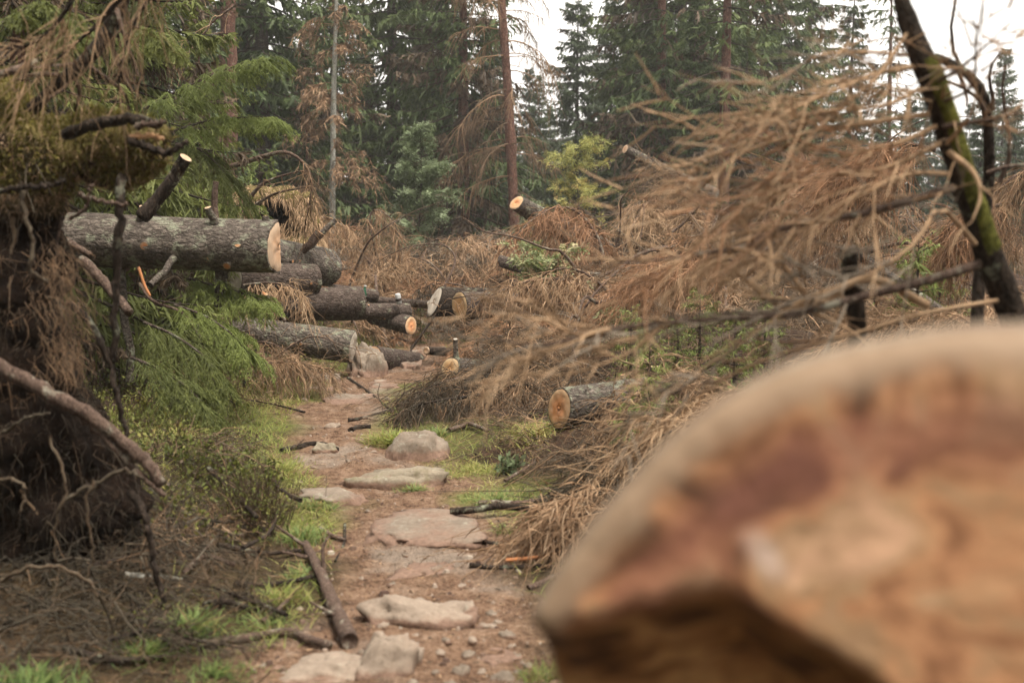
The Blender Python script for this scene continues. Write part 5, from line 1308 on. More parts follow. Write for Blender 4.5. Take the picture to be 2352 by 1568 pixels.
    # big roots, each by itself
    roots = [
     ([(-20, 830, 4.35), (90, 890, 4.3), (180, 940, 4.3), (270, 1000, 4.3), (335, 1060, 4.3), (372, 1110, 4.3)], 19, 'bark_stick'),
     ([(190, 960, 4.32), (250, 1010, 4.3), (320, 1085, 4.3), (382, 1140, 4.28)], 9, 'bark_stick'),
     ([(0, 440, 4.3), (60, 430, 4.25), (120, 425, 4.25), (150, 412, 4.25)], 7, 'bark_dark'),
     ([(50, 420, 4.3), (60, 500, 4.25), (75, 560, 4.25), (70, 620, 4.25), (110, 650, 4.3)], 6, 'dark_roots'),
     ([(160, 500, 4.35), (200, 480, 4.3), (205, 440, 4.3), (212, 425, 4.3)], 5, 'bark_stick'),
     ([(180, 448, 4.4), (230, 462, 4.4), (290, 470, 4.4)], 6, 'bark_stick'),
     ([(300, 320, 4.4), (360, 348, 4.35), (400, 345, 4.3), (430, 325, 4.3)], 9, 'bark_dark'),
     ([(150, 312, 4.5), (210, 288, 4.45), (280, 274, 4.4), (330, 278, 4.4), (372, 292, 4.4)], 15, 'bark_mossy'),
     ([(310, 290, 4.38), (345, 286, 4.36), (378, 280, 4.36)], 7, 'bark_stick'),
     ([(300, 312, 4.4), (340, 312, 4.38), (372, 318, 4.38)], 7, 'wood_orange'),
     ([(280, 400, 4.55), (275, 500, 4.5), (268, 640, 4.5), (262, 830, 4.5)], 12, 'bark_dark'),
     ([(160, 700, 4.6), (215, 750, 4.5), (255, 850, 4.5), (280, 950, 4.5), (290, 1000, 4.5)], 9, 'bark_dark'),
     ([(300, 1130, 4.3), (335, 1190, 4.25), (350, 1270, 4.25), (375, 1380, 4.25)], 10, 'bark_dark'),
     ([(110, 1000, 4.25), (150, 1100, 4.2), (130, 1200, 4.2), (125, 1290, 4.2)], 4, 'dark_roots'),
     ([(210, 1100, 4.2), (200, 1180, 4.2), (215, 1260, 4.2), (195, 1330, 4.2)], 4, 'dark_roots'),
     ([(150, 1150, 4.2), (220, 1110, 4.2), (290, 1080, 4.2), (330, 1100, 4.2)], 5, 'dark_roots'),
     ([(0, 1100, 4.2), (40, 1105, 4.15), (60, 1130, 4.15), (45, 1180, 4.15)], 4, 'dark_roots'),
     ([(0, 1000, 4.2), (60, 960, 4.15), (110, 950, 4.15)], 4, 'dark_roots'),
     ([(60, 1380, 4.2), (170, 1440, 4.15), (270, 1460, 4.1), (330, 1440, 4.1)], 8, 'dark_roots'),
     ([(0, 1330, 4.15), (90, 1300, 4.1), (180, 1320, 4.1), (240, 1380, 4.1)], 5, 'dark_roots'),
    ]
    for i, (pl, rp, mt) in enumerate(roots):
        p = spline(PL(pl) - o0, 24); b = MB()
        b.tubes((p + .004 * g.normal(size=p.shape))[None], (rp / F * 4.3 * np.linspace(1.05, .7, 24) * (1 + .07 * g.normal(size=24)))[None], 8, .45, cap=True)
        link('root', b.mesh('root', M[mt], attrs={'rad': np.full(b.n, .7)}), root)
root_plate()

# the smaller mossy root mound behind the thick log
def root_mound():
    D = 13.2; k = D / F
    bm = bmesh.new(); from mathutils import Matrix
    o0 = P(650, 600, D)
    for x, y, dd, r in [(600, 480, 0, 52), (560, 470, 0, 30), (650, 475, .1, 48), (690, 520, .1, 52), (620, 560, .1, 60), (690, 590, 0, 60), (705, 470, .1, 26)]:
        bmesh.ops.create_icosphere(bm, subdivisions=3, radius=r * k, matrix=Matrix.Translation(Vector(P(x, y, D + dd) - o0)))
    # the dark hollow under the roots
    me = bpy.data.meshes.new('soil'); bm.to_mesh(me); bm.free()
    tmp = bpy.data.objects.new('soil_tmp', me); COL.objects.link(tmp)
    md = tmp.modifiers.new('remesh', 'REMESH'); md.mode = 'VOXEL'; md.voxel_size = .03
    dg = bpy.context.evaluated_depsgraph_get(); me2 = bpy.data.meshes.new_from_object(tmp.evaluated_get(dg)); bpy.data.objects.remove(tmp, do_unlink=True)
    n = len(me2.vertices); V = np.empty(n * 3, np.float32); me2.vertices.foreach_get('co', V); V = V.reshape(-1, 3).astype(float)
    N = np.empty(n * 3, np.float32); me2.vertices.foreach_get('normal', N); N = N.reshape(-1, 3).astype(float)
    V += N * (.05 * fbm(V * 5, 4, 60))[:, None]
    hc = P(622, 487, D - .25) - o0; dd = np.linalg.norm((V - hc) * np.array([.75, .5, 1.]), axis=1)
    V[:, 1] += .42 * np.clip(1 - dd / (30 * k), 0, 1) ** .6
    me2.vertices.foreach_set('co', V.astype(np.float32).ravel()); me2.update()
    ms = np.clip(.55 + .6 * fbm(V * 4, 3, 9), 0, 1) * (dd > 34 * k)
    me2.attributes.new('var', 'FLOAT', 'POINT').data.foreach_set('value', ms.astype(np.float32))
    me2.materials.clear(); me2.materials.append(M['root_soil']); me2.polygons.foreach_set('use_smooth', np.ones(len(me2.polygons), bool))
    root = thing('root_mound', 'mossy upturned root mound with a dark hollow behind the thick grey log', 'root plate', o0)
    link('soil', me2, root)
    g = np.random.default_rng(61); vis = np.where((N[:, 1] < .5) & (dd > 30 * k))[0]; pick = g.choice(vis, 5000)
    p = V[pick]; nn = N[pick]; ln = g.uniform(.04, .18, 5000); d = nrm(nn * .6 + g.normal(size=nn.shape) * .35 + np.array([0, 0, -.5])); q = np.linspace(0, 1, 4)[None, :, None]
    b = MB(); b.ribbons(p[:, None] + d[:, None] * ln[:, None, None] * q * .6 + np.array([0, 0, -1.]) * ln[:, None, None] * q ** 2 * .7, np.array([[.007, .007, .005, .002]]) * np.ones((5000, 1)), nrm(np.cross(d, g.normal(size=d.shape))), np.clip(g.normal(.6, .2, 5000), 0, 1), (g.random(5000) < .7).astype(float))
    o = link('dry_grass', b.mesh('dry_grass', M['dead_twigs_tan']), root); o['kind'] = 'stuff'
root_mound()

# dead branches over the root plate
stem_thing('dead_branch', 'dark blurred limb slanting from the top edge down to the mossy ledge', 'branch', PL([(300, -60, 4.7), (255, 60, 4.7), (205, 130, 4.7), (130, 200, 4.7), (50, 270, 4.75)]), px(18, 4.7), 'bark_dark', 11, twigs=8, tl=.3, taper=.8)
stem_thing('dead_branch', 'grey blurred branch coming in from the left edge above the root plate', 'branch', PL([(-40, 178, 4.6), (20, 165, 4.6), (85, 140, 4.65)]), px(11, 4.6), 'bark_stick', 12, taper=.6)
for i, (pts, lab) in enumerate([
   ([(330, -80, 4.4), (240, 40, 4.4), (150, 120, 4.4), (60, 200, 4.45)], 'tawny drooping bough of dry twigs at top left, reaching to the left edge'),
   ([(420, -90, 4.6), (340, 0, 4.6), (290, 100, 4.6), (270, 220, 4.6)], 'tawny dry bough hanging straight down above the mossy ledge'),
   ([(200, -60, 4.2), (140, 40, 4.2), (90, 90, 4.2), (20, 120, 4.2)], 'blurred dry bough in the top left corner')]):
    bough_thing(lab, PL(pts), .012, 22, .26, .8, .9, 6, .16, .0019, twig='dead_twigs_tan', seed=250 + i, bias=(-.1, 0, -1.2), stem='bark_dark', wild=.4)
bough_thing('pale bare branch with fine twigs slanting beside the red barked trunk', PL([(545, 10, 14), (490, 50, 14), (450, 105, 14), (405, 140, 14)]), .016, 10, .5, .6, .2, 4, .3, .004, seed=255, twig='dead_twigs_tan', bias=(-.5, 0, -.2))

# sticks and poles around the thick log
stem_thing('dead_branch', 'dark broken limb with pale cut end rising above the thick log', 'branch', PL([(424, 366, 7.2), (395, 415, 7.2), (360, 460, 7.2), (325, 500, 7.2)]), px(14, 7.2), 'bark_dark', 13, endm='wood_pale', taper=1.2)
stem_thing('stick', 'straight lichen spotted stick slanting down under the thick log', 'stick', PL([(185, 590, 6.6), (240, 650, 6.5), (297, 716, 6.4)]), px(12, 6.5), 'bark_stick', 14, taper=.9)
stem_thing('stick', 'short grey lichened stick touching the thick log at left', 'stick', PL([(152, 552, 6.3), (180, 570, 6.3), (210, 586, 6.3)]), px(9, 6.3), 'bark_stick', 15, endm='wood_rust')
stem_thing('stick', 'upright pale grey stick standing behind the thick log', 'stick', PL([(494, 500, 9.4), (494, 450, 9.4), (497, 418, 9.4)]), px(8, 9.4), 'bark_stick', 16, taper=.8)
stem_thing('stick', 'orange splintered stick poking down below the thick log', 'stick', PL([(318, 612, 8.6), (330, 650, 8.6), (345, 680, 8.6)]), px(4, 8.6), 'wood_orange', 17)
stem_thing('stick', 'long pale stick lying on the low vegetation below the thick log', 'stick', PL([(320, 650, 8.8), (350, 690, 8.7), (420, 720, 8.7), (470, 790, 8.5)]), px(4, 8.7), 'bark_stick', 18, twigs=3)
stem_thing('stick', 'thin brown stick with a broken orange tip by the green bough', 'stick', PL([(655, 738, 10.5), (632, 705, 10.5), (612, 680, 10.5)])[::-1], px(6, 10.5), 'bark_stick', 19, endm='torn')
stem_thing('stick', 'stout mossy stick rising right from the second stacked log', 'stick', PL([(735, 532, 12.4), (710, 560, 12.4), (675, 590, 12.4)]), px(12, 12.4), 'bark_stick', 20, endm='wood_orange')
# ------------------------------------------------------------------ stones
def rock(label, px_, py_, wpx, hpx, dep, mat, seed, rot=0., flat=.0, peak=0.0, name='rock', d=None, sink=.26, cat='rock', group=None, rough=.21, slope=0., planes=7, res=(26, 52)):
    """A half buried stone: px_, py_ its middle at the ground; wpx, hpx its size as seen; dep its depth in metres."""
    c = gp(px_, py_) if d is None else P(px_, py_, d)
    dd = c[1]; w = wpx / F * dd / 2; h = hpx / F * dd
    if name == 'rock': h *= 1.4; sink = max(sink, .43); w *= 1.08; dep = dep * 1.1
    g = np.random.default_rng(seed)
    nt_, np_ = res; th = np.linspace(0.0, math.pi, nt_); ph = np.arange(np_) / np_ * 2 * math.pi
    T, Pp = np.meshgrid(th, ph, indexing='ij')
    n = np.stack([np.sin(T) * np.cos(Pp), np.sin(T) * np.sin(Pp), np.cos(T)], -1)
    e = .74 + .16 * g.random()
    sq = np.sign(n) * np.abs(n) ** e
    ridg = 1 - np.abs(vnoise(n * 1.7 + seed * 3.1, seed))
    fac = np.zeros(T.shape)
    for _ in range(planes):                                    # a few broken planes
        a_ = nrm(g.normal(size=3) * np.array([1, 1, .7])); fac = np.maximum(fac, np.maximum((n * a_).sum(-1) - g.uniform(.62, .9), 0) * .8)
    r = .86 + 1.3 * rough * fbm(n * 1.8 + seed, 5, seed) + .12 * ridg + .05 * fbm(n * 7, 3, seed + 2) - fac
    V = sq * r[..., None]
    V[..., 2] += peak * V[..., 0] * (V[..., 2] > 0) - slope * V[..., 0]
    if flat: V[..., 2] = np.where(V[..., 2] > flat, flat + (V[..., 2] - flat) * .25, V[..., 2])
    V = V * np.array([w, dep / 2, h])
    cr, sr = math.cos(rot), math.sin(rot)
    V = np.stack([V[..., 0] * cr - V[..., 1] * sr, V[..., 0] * sr + V[..., 1] * cr, V[..., 2]], -1)
    low = np.clip(1 - (V[..., 2] - sink * h) / max(h * .2, 1e-3), 0, 1)
    V[..., 2] += .006 * fbm(V * 30, 3, seed)
    i = np.arange(nt_ * np_).reshape(nt_, np_)
    b = MB(); b.add(V, np.stack([i[:-1], i[1:], np.roll(i[1:], -1, 1), np.roll(i[:-1], -1, 1)], -1))
    o = link(name, b.mesh(name, M[mat], attrs={'low': low}), None, (c[0], c[1], c[2] - (0 if d else sink * h)))
    return tag(o, label, cat, group)
rock('lichened grey boulder leaning over the path before the rust orange log end', 860, 862, 126, 80, .5, 'rock_pale', 1, .1, peak=-.38, planes=5)
rock('upright flat stone wedged between the lowest log and the boulder', 815, 845, 26, 70, .2, 'rock_mossy', 2)
rock('pale block of stone beside the dry twigs left of the path', 742, 878, 80, 44, .26, 'rock_pale', 3, .2, flat=.7, sink=.15)
rock('thin grey slab in front of the pale block', 728, 894, 80, 26, .22, 'rock_pale', 4, flat=.5, sink=.1)
rock('broad flat grey slab where the path rises', 795, 918, 135, 34, .6, 'rock_pale', 5, flat=.5, sink=.1)
rock('flat stone step right of the broad grey slab', 885, 888, 90, 30, .4, 'rock_pale', 6, flat=.5, sink=.1)
rock('small pink flat stone by the boulder foot', 868, 878, 50, 16, .2, 'rock_tan', 7, .3, flat=.5)
rock('pale worn rock in the far end of the path', 945, 845, 56, 60, .5, 'rock_pale', 8, flat=.5)
rock('second pale rock step higher at the far end of the path', 950, 815, 44, 40, .6, 'rock_pale', 9, flat=.5)
rock('small rounded stone left of the far path', 690, 866, 34, 14, .14, 'rock_pale', 10)
rock('pale dome shaped rock behind the yellow green grass tuft', 957, 1040, 150, 62, .42, 'rock_pale', 11, peak=.1, planes=1, rough=.09)
rock('long stone step with a dark mossy front edge across the path', 928, 1112, 262, 74, .30, 'rock_mossy', 12, -.03, flat=.7, slope=-.12, planes=4)
rock('pale low stone step with grass growing before it', 760, 1150, 225, 62, .36, 'rock_pale', 13, .05, flat=.6, slope=.3, planes=4)
rock('wide flat pinkish rock flush with the path', 995, 1215, 285, 46, .66, 'rock_pale', 14, flat=.5, planes=4)
rock('ridged grey rock crossing the lower path', 975, 1415, 280, 56, .24, 'rock_tan', 15, -.05, slope=.12, planes=2)
rock('humped mossy rock in the lower path left of the puddly patch', 880, 1530, 190, 70, .26, 'rock_tan', 16, .2, slope=-.25, planes=2)
rock('long low tan rock at the lower left of the path', 740, 1545, 330, 34, .26, 'rock_tan', 17, .1, slope=-.4)
rock('pale stone at the very bottom of the path', 948, 1600, 120, 50, .22, 'rock_pale', 18, flat=.6)
rock('mossy little rock beside the root on the path', 748, 1034, 62, 22, .16, 'rock_mossy', 19)
rock('small brown stone on the upper path', 765, 982, 40, 14, .12, 'rock_tan', 20)
rock('flat grey rock half under soil in the middle of the path', 985, 1315, 190, 14, .4, 'rock_tan', 21, flat=.4)
rock('angular wet slab at the right side of the lower path', 1130, 1500, 110, 26, .2, 'rock_pale', 22, .5, flat=.4)
gs = np.random.default_rng(70)
SM = [(1060, 1545, 46, 24), (1120, 1440, 50, 18), (1155, 1560, 60, 26), (1010, 1500, 30, 14), (1075, 1505, 36, 14), (880, 1440, 40, 16), (1165, 1460, 44, 18), (1105, 1545, 30, 14), (1040, 1575, 44, 18),
      (960, 1490, 34, 12), (1185, 1510, 40, 16), (860, 1425, 26, 10), (1130, 1410, 34, 14), (1200, 1585, 40, 18), (1000, 1545, 22, 10), (870, 1590, 40, 14), (780, 1470, 26, 12), (830, 1330, 26, 8), (900, 1340, 30, 8), (1060, 1345, 26, 8),
      (930, 1275, 24, 8), (1090, 1245, 26, 10), (845, 1175, 22, 8), (720, 1075, 20, 8), (800, 1060, 22, 8), (860, 1040, 20, 7), (720, 985, 18, 7), (830, 1000, 18, 7), (745, 1005, 20, 7), (690, 1110, 20, 8), (600, 1530, 30, 12), (690, 1400, 22, 10), (840, 960, 18, 7), (1085, 1470, 30, 12), (1025, 1470, 26, 10), (1145, 1430, 28, 11), (1090, 1580, 34, 14), (1130, 1590, 26, 11), (1190, 1545, 30, 12), (1000, 1585, 26, 11), (1060, 1430, 22, 9), (1175, 1485, 24, 10), (1215, 1530, 28, 11), (955, 1460, 24, 9), (830, 1500, 24, 10), (1010, 1440, 20, 8), (890, 920, 22, 9), (700, 920, 20, 8)]
for i, (x, y, w, h) in enumerate(SM):
    rock(own_label(('pale' if i % 2 == 0 else 'brownish') + (' small' if w < 30 else '') + ' loose stone on the path', x, y, LMP, ('beyond', 'in front of', 'left of', 'right of')), x, y, w, h, w / F * 4.6 * gs.uniform(.6, 1.), ['rock_pale', 'rock_tan'][i % 2], 80 + i, gs.uniform(0, 3), name='path_stone', cat='stone', res=(11, 18), group='small loose stones on the footpath')

# ------------------------------------------------------------------ sticks on the ground
def gstick(label, pix, r, seed, mat='bark_stick', lift=.6, **k):
    p = np.array([gp(x, y) for x, y in pix]); rr = r / F * p[:, 1].mean(); p[:, 2] += rr * lift
    return stem_thing('stick', label, 'stick', p, rr, mat, seed, **k)
gstick('stout barked stick with peeled patches lying along the left edge of the path', [(803, 1490), (770, 1415), (735, 1330), (702, 1265)], 19, 31, taper=.62, twigs=5, tl=.2, lift=1.0)
gstick('crooked stick with a torn orange end at the lower left', [(372, 1478), (460, 1490), (560, 1478), (660, 1462), (705, 1478), (760, 1492)], 11, 32, endm='torn', taper=.9, lift=1.2)
gstick('dark stick lying across the flat pinkish rock', [(1035, 1196), (1090, 1192), (1150, 1185), (1242, 1192)], 9, 33, mat='bark_dark', taper=.9, lift=2.6)
gstick('forked dark twig right of the path below the flat rock', [(1080, 1236), (1130, 1252), (1180, 1252), (1265, 1240)], 6, 34, mat='bark_dark', twigs=3, tl=.14)
gstick('straight dark twig near the right edge of the path', [(1080, 1302), (1150, 1305), (1265, 1298)], 6, 35, mat='bark_dark', twigs=2, tl=.1)
gstick('orange brown split twig resting on the straight dark one', [(1160, 1300), (1210, 1296), (1262, 1288)], 5, 36, mat='wood_orange', lift=3)
gstick('short grey stick leaning at the near log', [(1212, 1352), (1250, 1338), (1300, 1315)], 8, 37)
gstick('curved twig pointing into the path at left', [(735, 1215), (765, 1235), (792, 1244)], 6, 38, twigs=2, tl=.1)
gstick('thin upright bent twig standing at the left path edge', [(792, 1205), (790, 1250), (770, 1290)], 4, 39, mat='bark_dark')
gstick('dark forked stick in the grass left of the path', [(385, 955), (430, 915), (466, 892), (506, 904)], 9, 40, mat='bark_dark', twigs=2, tl=.2, lift=3)
gstick('small dark root lying left of the yellow green grass tuft', [(806, 992), (825, 985), (850, 983)], 7, 41, mat='bark_dark')
gstick('bent root arching beside the pale dome rock', [(1030, 1000), (1062, 990), (1080, 985), (1120, 1000)], 6, 42, lift=2, twigs=1, tl=.15)
gstick('little black twig on the grassy patch', [(1092, 1048), (1108, 1052), (1122, 1068)], 5, 43, mat='bark_dark')
gstick('long thin twig slanting from the grass up into the right brush', [(1160, 1120), (1230, 1075)], 4, 44, mat='bark_stick', lift=4)
gstick('dark branch lying along the foot of the brown brush', [(935, 925), (890, 948), (830, 965), (800, 968)], 6, 45, mat='bark_dark', twigs=3, tl=.2)
gstick('slender twig lying across the upper path', [(800, 870), (850, 905), (905, 950)], 4, 46, mat='bark_dark', twigs=2, tl=.15)
gstick('grey stick partly hidden in the grass right of the path', [(1100, 1158), (1170, 1160), (1250, 1150)], 7, 47)
gstick('greyish broken stick in the lower left litter', [(285, 1325), (350, 1330), (418, 1335)], 8, 48, mat='bark_pale')
gstick('knotty dark root at the left path edge', [(648, 1040), (690, 1030), (730, 1024), (775, 1036)], 8, 49, mat='bark_dark', twigs=2, tl=.1)
gstick('brown stick under the bilberry at left', [(290, 1150), (380, 1175), (480, 1170)], 6, 50)
gstick('mossy stick among the grass at lower left', [(480, 1400), (560, 1375), (640, 1430)], 8, 51, mat='bark_mossy', lift=1.5)
gstick('dark stick crossing the stout barked one', [(540, 1350), (620, 1352), (700, 1338), (720, 1330)], 7, 52, mat='bark_dark', lift=1.5)
gstick('pinkish crooked root beside the pale plank', [(1455, 1052), (1478, 1070), (1490, 1102)], 6, 53, mat='dead_twigs_tan', lift=4)

for i, (pix, r, mt, lab) in enumerate([
  ([(500, 1260), (600, 1280), (690, 1275)], 6, 'bark_dark', 'thin dark stick in the litter above the stout barked one'),
  ([(330, 1230), (430, 1215), (560, 1240)], 7, 'bark_stick', 'long brown stick lying in the dead needles at left'),
  ([(300, 1400), (400, 1420), (500, 1390), (590, 1410)], 8, 'bark_dark', 'crooked dark stick across the lower left litter'),
  ([(150, 1500), (260, 1530), (380, 1520)], 8, 'bark_dark', 'dark stick behind the blurred corner grass'),
  ([(560, 1300), (620, 1260), (640, 1200)], 5, 'bark_dark', 'slim stick leaning into the twiggy brown bush'),
  ([(420, 1330), (470, 1290), (540, 1310)], 7, 'bark_stick', 'short forked stick right of the greyish broken one'),
  ([(600, 1440), (650, 1400), (680, 1360)], 7, 'bark_stick', 'stick stub just left of the stout barked stick'),
  ([(480, 1130), (540, 1190), (590, 1250)], 7, 'bark_dark', 'dark dead stem slanting through the bilberry bush'),
  ([(680, 870), (620, 880), (560, 862)], 5, 'bark_stick', 'bare twig at the grassy edge below the left pile'),
  ([(560, 900), (600, 868), (650, 850)], 5, 'bark_dark', 'black twig pointing at the lowest log of the pile'),
  ([(1290, 1210), (1240, 1250), (1180, 1290)], 5, 'bark_stick', 'thin twig running from the dark heap down to the path'),
  ([(690, 1180), (640, 1150), (600, 1090)], 5, 'bark_dark', 'arched bare twig in front of the bilberry bush')]):
    gstick(lab, pix, r, 600 + i, mat=mt, lift=[2, 1.5, 1.2, 2, 8, 2, 1.5, 9, 2, 4, 3, 6][i], twigs=[2, 2, 3, 1, 2, 2, 1, 2, 2, 2, 1, 1][i], tl=.16)

# ------------------------------------------------------------------ litter: loose twigs, needles and bark chips
def scatter(n, g, xr, yr, cond):
    x = g.uniform(*xr, n); y = yr[0] + (yr[1] - yr[0]) * g.random(n) ** 1.3
    ok = cond(x, y, path_dist(x, y)); return x[ok], y[ok]
g = np.random.default_rng(77)
b = MB()
x, y = scatter(19000, g, (-3.0, 3.4), (2.6, 12), lambda x, y, p: (p < 1.2) | (g.random(len(x)) < .4))
z = gz(x, y); N = len(x); a = g.uniform(0, 6.28, N); pd_ = path_dist(x, y)
l = g.uniform(.012, .05, N) * np.where(pd_ < 0, .7, 1.6)
dv = np.stack([np.cos(a), np.sin(a), g.uniform(-.1, .25, N) * (pd_ > 0)], -1)
p = np.stack([x, y, z + .004], -1)
b.ribbons(p[:, None] + dv[:, None] * l[:, None, None] * np.linspace(-.5, .5, 2)[None, :, None], (g.uniform(.002, .008, N))[:, None] * np.array([[1, .7]]), nrm(np.cross(dv, g.normal(size=(N, 3)) * .3 + np.array([0, 0, 1.]))), g.random(N) ** 1.2 * np.where(pd_ < 0, 1, .55))  # litter off the path is toned down to deepen the shade there
x, y = scatter(3800, g, (-4.5, 5.5), (2.8, 17), lambda x, y, p: p > .0)
z = gz(x, y); N = len(x); a = g.uniform(0, 6.28, N); l = g.uniform(.08, .5, N); K = 5; q = np.linspace(-.5, .5, K)[None, :, None]
dv = np.stack([np.cos(a), np.sin(a), g.uniform(-.15, .3, N)], -1)
pts = np.stack([x, y, z + .012], -1)[:, None] + dv[:, None] * l[:, None, None] * q + (g.normal(size=(N, 3)) * .12)[:, None] * l[:, None, None] * np.cos(q * 5)
b.tubes(pts, g.uniform(.0012, .0036, (N, 1)) * np.array([[1, .95, .85, .7, .5]]), 3, g.random(N) * .6)
o = link('needle_litter', b.mesh('needle_litter', M['dead_twigs']), None); tag(o, 'loose brown needles, bark chips and fine twigs strewn over the ground', None, None, 'stuff')

# gravel and crumbs of stone trodden into the path
g = np.random.default_rng(79); b = MB()
x, y = scatter(9000, g, (-2.2, 1.4), (2.8, 14), lambda x, y, p: (p < .05) & (fbm(np.stack([x, y, x * 0], -1) * 2.0, 3, 47) > -.15))
N = len(x); z = gz(x, y); a = np.arange(5) / 5 * 6.283
rr = np.exp(g.normal(math.log(.0065), .55, N)); rot = g.uniform(0, 6.28, N); el = g.uniform(.5, 1, N)
rad = rr[:, None] * g.uniform(.7, 1.2, (N, 5)); ca, sa = np.cos(a)[None], np.sin(a)[None]
px_ = rad * ca; py_ = rad * sa * el[:, None]; cr, sr = np.cos(rot)[:, None], np.sin(rot)[:, None]
ring = np.stack([x[:, None] + px_ * cr - py_ * sr, y[:, None] + px_ * sr + py_ * cr, np.repeat(z[:, None] - rr[:, None] * .2, 5, 1)], -1)
top = np.stack([x[:, None] + (px_ * cr - py_ * sr) * .55, y[:, None] + (px_ * sr + py_ * cr) * .55, np.repeat(z[:, None] + rr[:, None] * .55, 5, 1)], -1)
V = np.concatenate([ring, top], 1); i0 = (np.arange(N) * 10)[:, None]
k5 = np.arange(5)
Q = np.stack([i0 + k5, i0 + (k5 + 1) % 5, i0 + (k5 + 1) % 5 + 5, i0 + k5 + 5], -1)
T = np.concatenate([np.stack([i0 + 5, i0 + 5 + j, i0 + 6 + j], -1) for j in (1, 2, 3)])
b.add(V, Q, T, np.repeat(g.random(N), 10))
o = link('gravel', b.mesh('gravel', M['path_gravel'], smooth=False), None); tag(o, 'small gravel and crumbs of stone trodden into the footpath', None, None, 'stuff')

# tangle of fine dead twigs over the mounds on both sides
b = MB(); g = np.random.default_rng(78)
def tangle(n, cx, cy, sx, sy, zlo, zhi, ln, vm=.3):  # default tone vm is kept dark, standing in for shade between the boughs
    x = cx + sx * g.normal(size=n); y = cy + sy * g.normal(size=n)
    ok = path_dist(x, y) > .45; x, y = x[ok], y[ok]
    z = gz(x, y) + g.uniform(zlo, zhi, len(x)) * np.exp(-((x - cx) / (1.6 * sx)) ** 2)
    ok = ~is_open(np.stack([x, y, z], -1)); x, y, z = x[ok], y[ok], z[ok]; N = len(x)
    d = nrm(g.normal(size=(N, 3)) * np.array([1, 1, .5]) + np.array([0, 0, -.2])); l = ln * g.uniform(.4, 1.3, N); K = 4; q = np.linspace(0, 1, K)[None, :, None]
    pts = np.stack([x, y, z], -1)[:, None] + d[:, None] * l[:, None, None] * q + np.array([0, 0, -.35]) * l[:, None, None] * q ** 2 + g.normal(size=(N, K, 3)) * (l * .05)[:, None, None]
    b.tubes(pts, (np.exp(g.normal(0, .45, (N, 1))) * (.0011 + cy * .00018)) * np.array([[1, .9, .75, .45]]), 3, np.clip(g.normal(vm, .26, N), 0, 1))
tangle(1800, _b(860, 20), 19.5, 1.6, 1.6, 0, .5, .7)
tangle(1500, _b(1060, 20), 19, 1.4, 2.0, 0, .5, .7)
tangle(1600, _b(1500, 15), 15, 1.8, 1.8, 0, .6, .6)
tangle(1800, _b(1800, 13), 13.5, 1.9, 2.0, 0, .7, .6)
tangle(1600, _b(2100, 11), 11.5, 1.3, 2.0, 0, .6, .5)
tangle(1500, _b(1560, 8.5), 8.6, .8, 1.0, 0, .45, .4)
tangle(1600, _b(1180, 10), 10, .4, .6, 0, .35, .35)
tangle(1800, _b(640, 12), 11.5, .6, .9, 0, .25, .4)
tangle(1500, _b(1360, 6.2), 6.2, .32, .5, 0, .22, .3)
tangle(900, _b(600, 7.2), 6.6, .22, .35, 0, .25, .3)
tangle(1500, 2.9, 5.8, 1.2, 1.8, 0, .12, .35)
tangle(800, _b(1330, 5.2), 5.2, .2, .5, 0, .12, .25)
tangle(900, _b(1230, 7.8), 7.8, .3, .6, 0, .12, .3)
o = link('brushwood', b.mesh('brushwood', M['dead_twigs']), None); tag(o, 'tangle of fine dead spruce twigs covering the mounds beside the path', None, None, 'stuff')
b = MB()
tangle(2400, _b(400, 5.2), 5.2, .45, .8, 0, .10, .28, .42)
tangle(1200, _b(200, 4.2), 4.2, .4, .3, 0, .08, .2, .4)
o = link('shade_toned_brushwood', b.mesh('shade_toned_brushwood', M['dark_roots']), None); tag(o, 'tangle of fine twigs and roots before the root plate, coloured dark for its shade', None, None, 'stuff')  # the root plate's shade is put into the dark twig colour

# ------------------------------------------------------------------ grass and low plants
def blades(b, x, y, l, w, g, var, lean=.5, dead=.1, zoff=0.):
    N = len(x); z = gz(x, y) - .01 + zoff; a = g.uniform(0, 6.28, N)
    d = nrm(np.stack([np.cos(a) * lean, np.sin(a) * lean, np.full(N, .9)], -1) + g.normal(size=(N, 3)) * .15)
    q = np.linspace(0, 1, 4)[None, :, None]; out = np.stack([np.cos(a), np.sin(a), np.full(N, -.6)], -1)
    pts = np.stack([x, y, z], -1)[:, None] + d[:, None] * l[:, None, None] * q + out[:, None] * (l * g.uniform(.1, .7, N))[:, None, None] * q ** 2
    b.ribbons(pts, w[:, None] * np.array([[1, .9, .6, .1]]), nrm(np.cross(d, np.stack([np.cos(a), np.sin(a), a * 0], -1) + g.normal(size=(N, 3)) * .2)), var, (g.random(N) < dead).astype(float))
def tuft(label, pix, rx, ry, n, hpx, mat, seed, lean=.6, var=.5, dead=.2):
    """A grass tuft: pix its middle, rx, ry its half spread in image units across and metres in depth."""
    g = np.random.default_rng(seed); c = gp(*pix); d = c[1]; b = MB()
    rr = np.abs(g.normal(0, .62, n)); a = g.uniform(0, 6.28, n)
    x = c[0] + rr * np.cos(a) * rx / F * d; y = c[1] + rr * np.sin(a) * ry
    l = hpx / F * d * g.uniform(.3, 1.15, n) * np.clip(1.15 - .45 * rr, .25, 1)
    blades(b, x, y, l, l * .045 + .0015, g, np.clip(var + g.normal(0, .18, n), 0, 1), lean, dead)
    o = link('grass_tuft', b.mesh('grass_tuft', M[mat], origin=c), None, c)
    return tag(o, label, None, None, 'stuff')
tuft('yellow green long grass tuft left of the pale dome rock', (905, 1018), 62, .16, 900, 58, 'grass_blades', 1, .9, .55)
tuft('green grass behind the pale dome rock', (1000, 1002), 40, .12, 380, 36, 'grass_lush', 2)
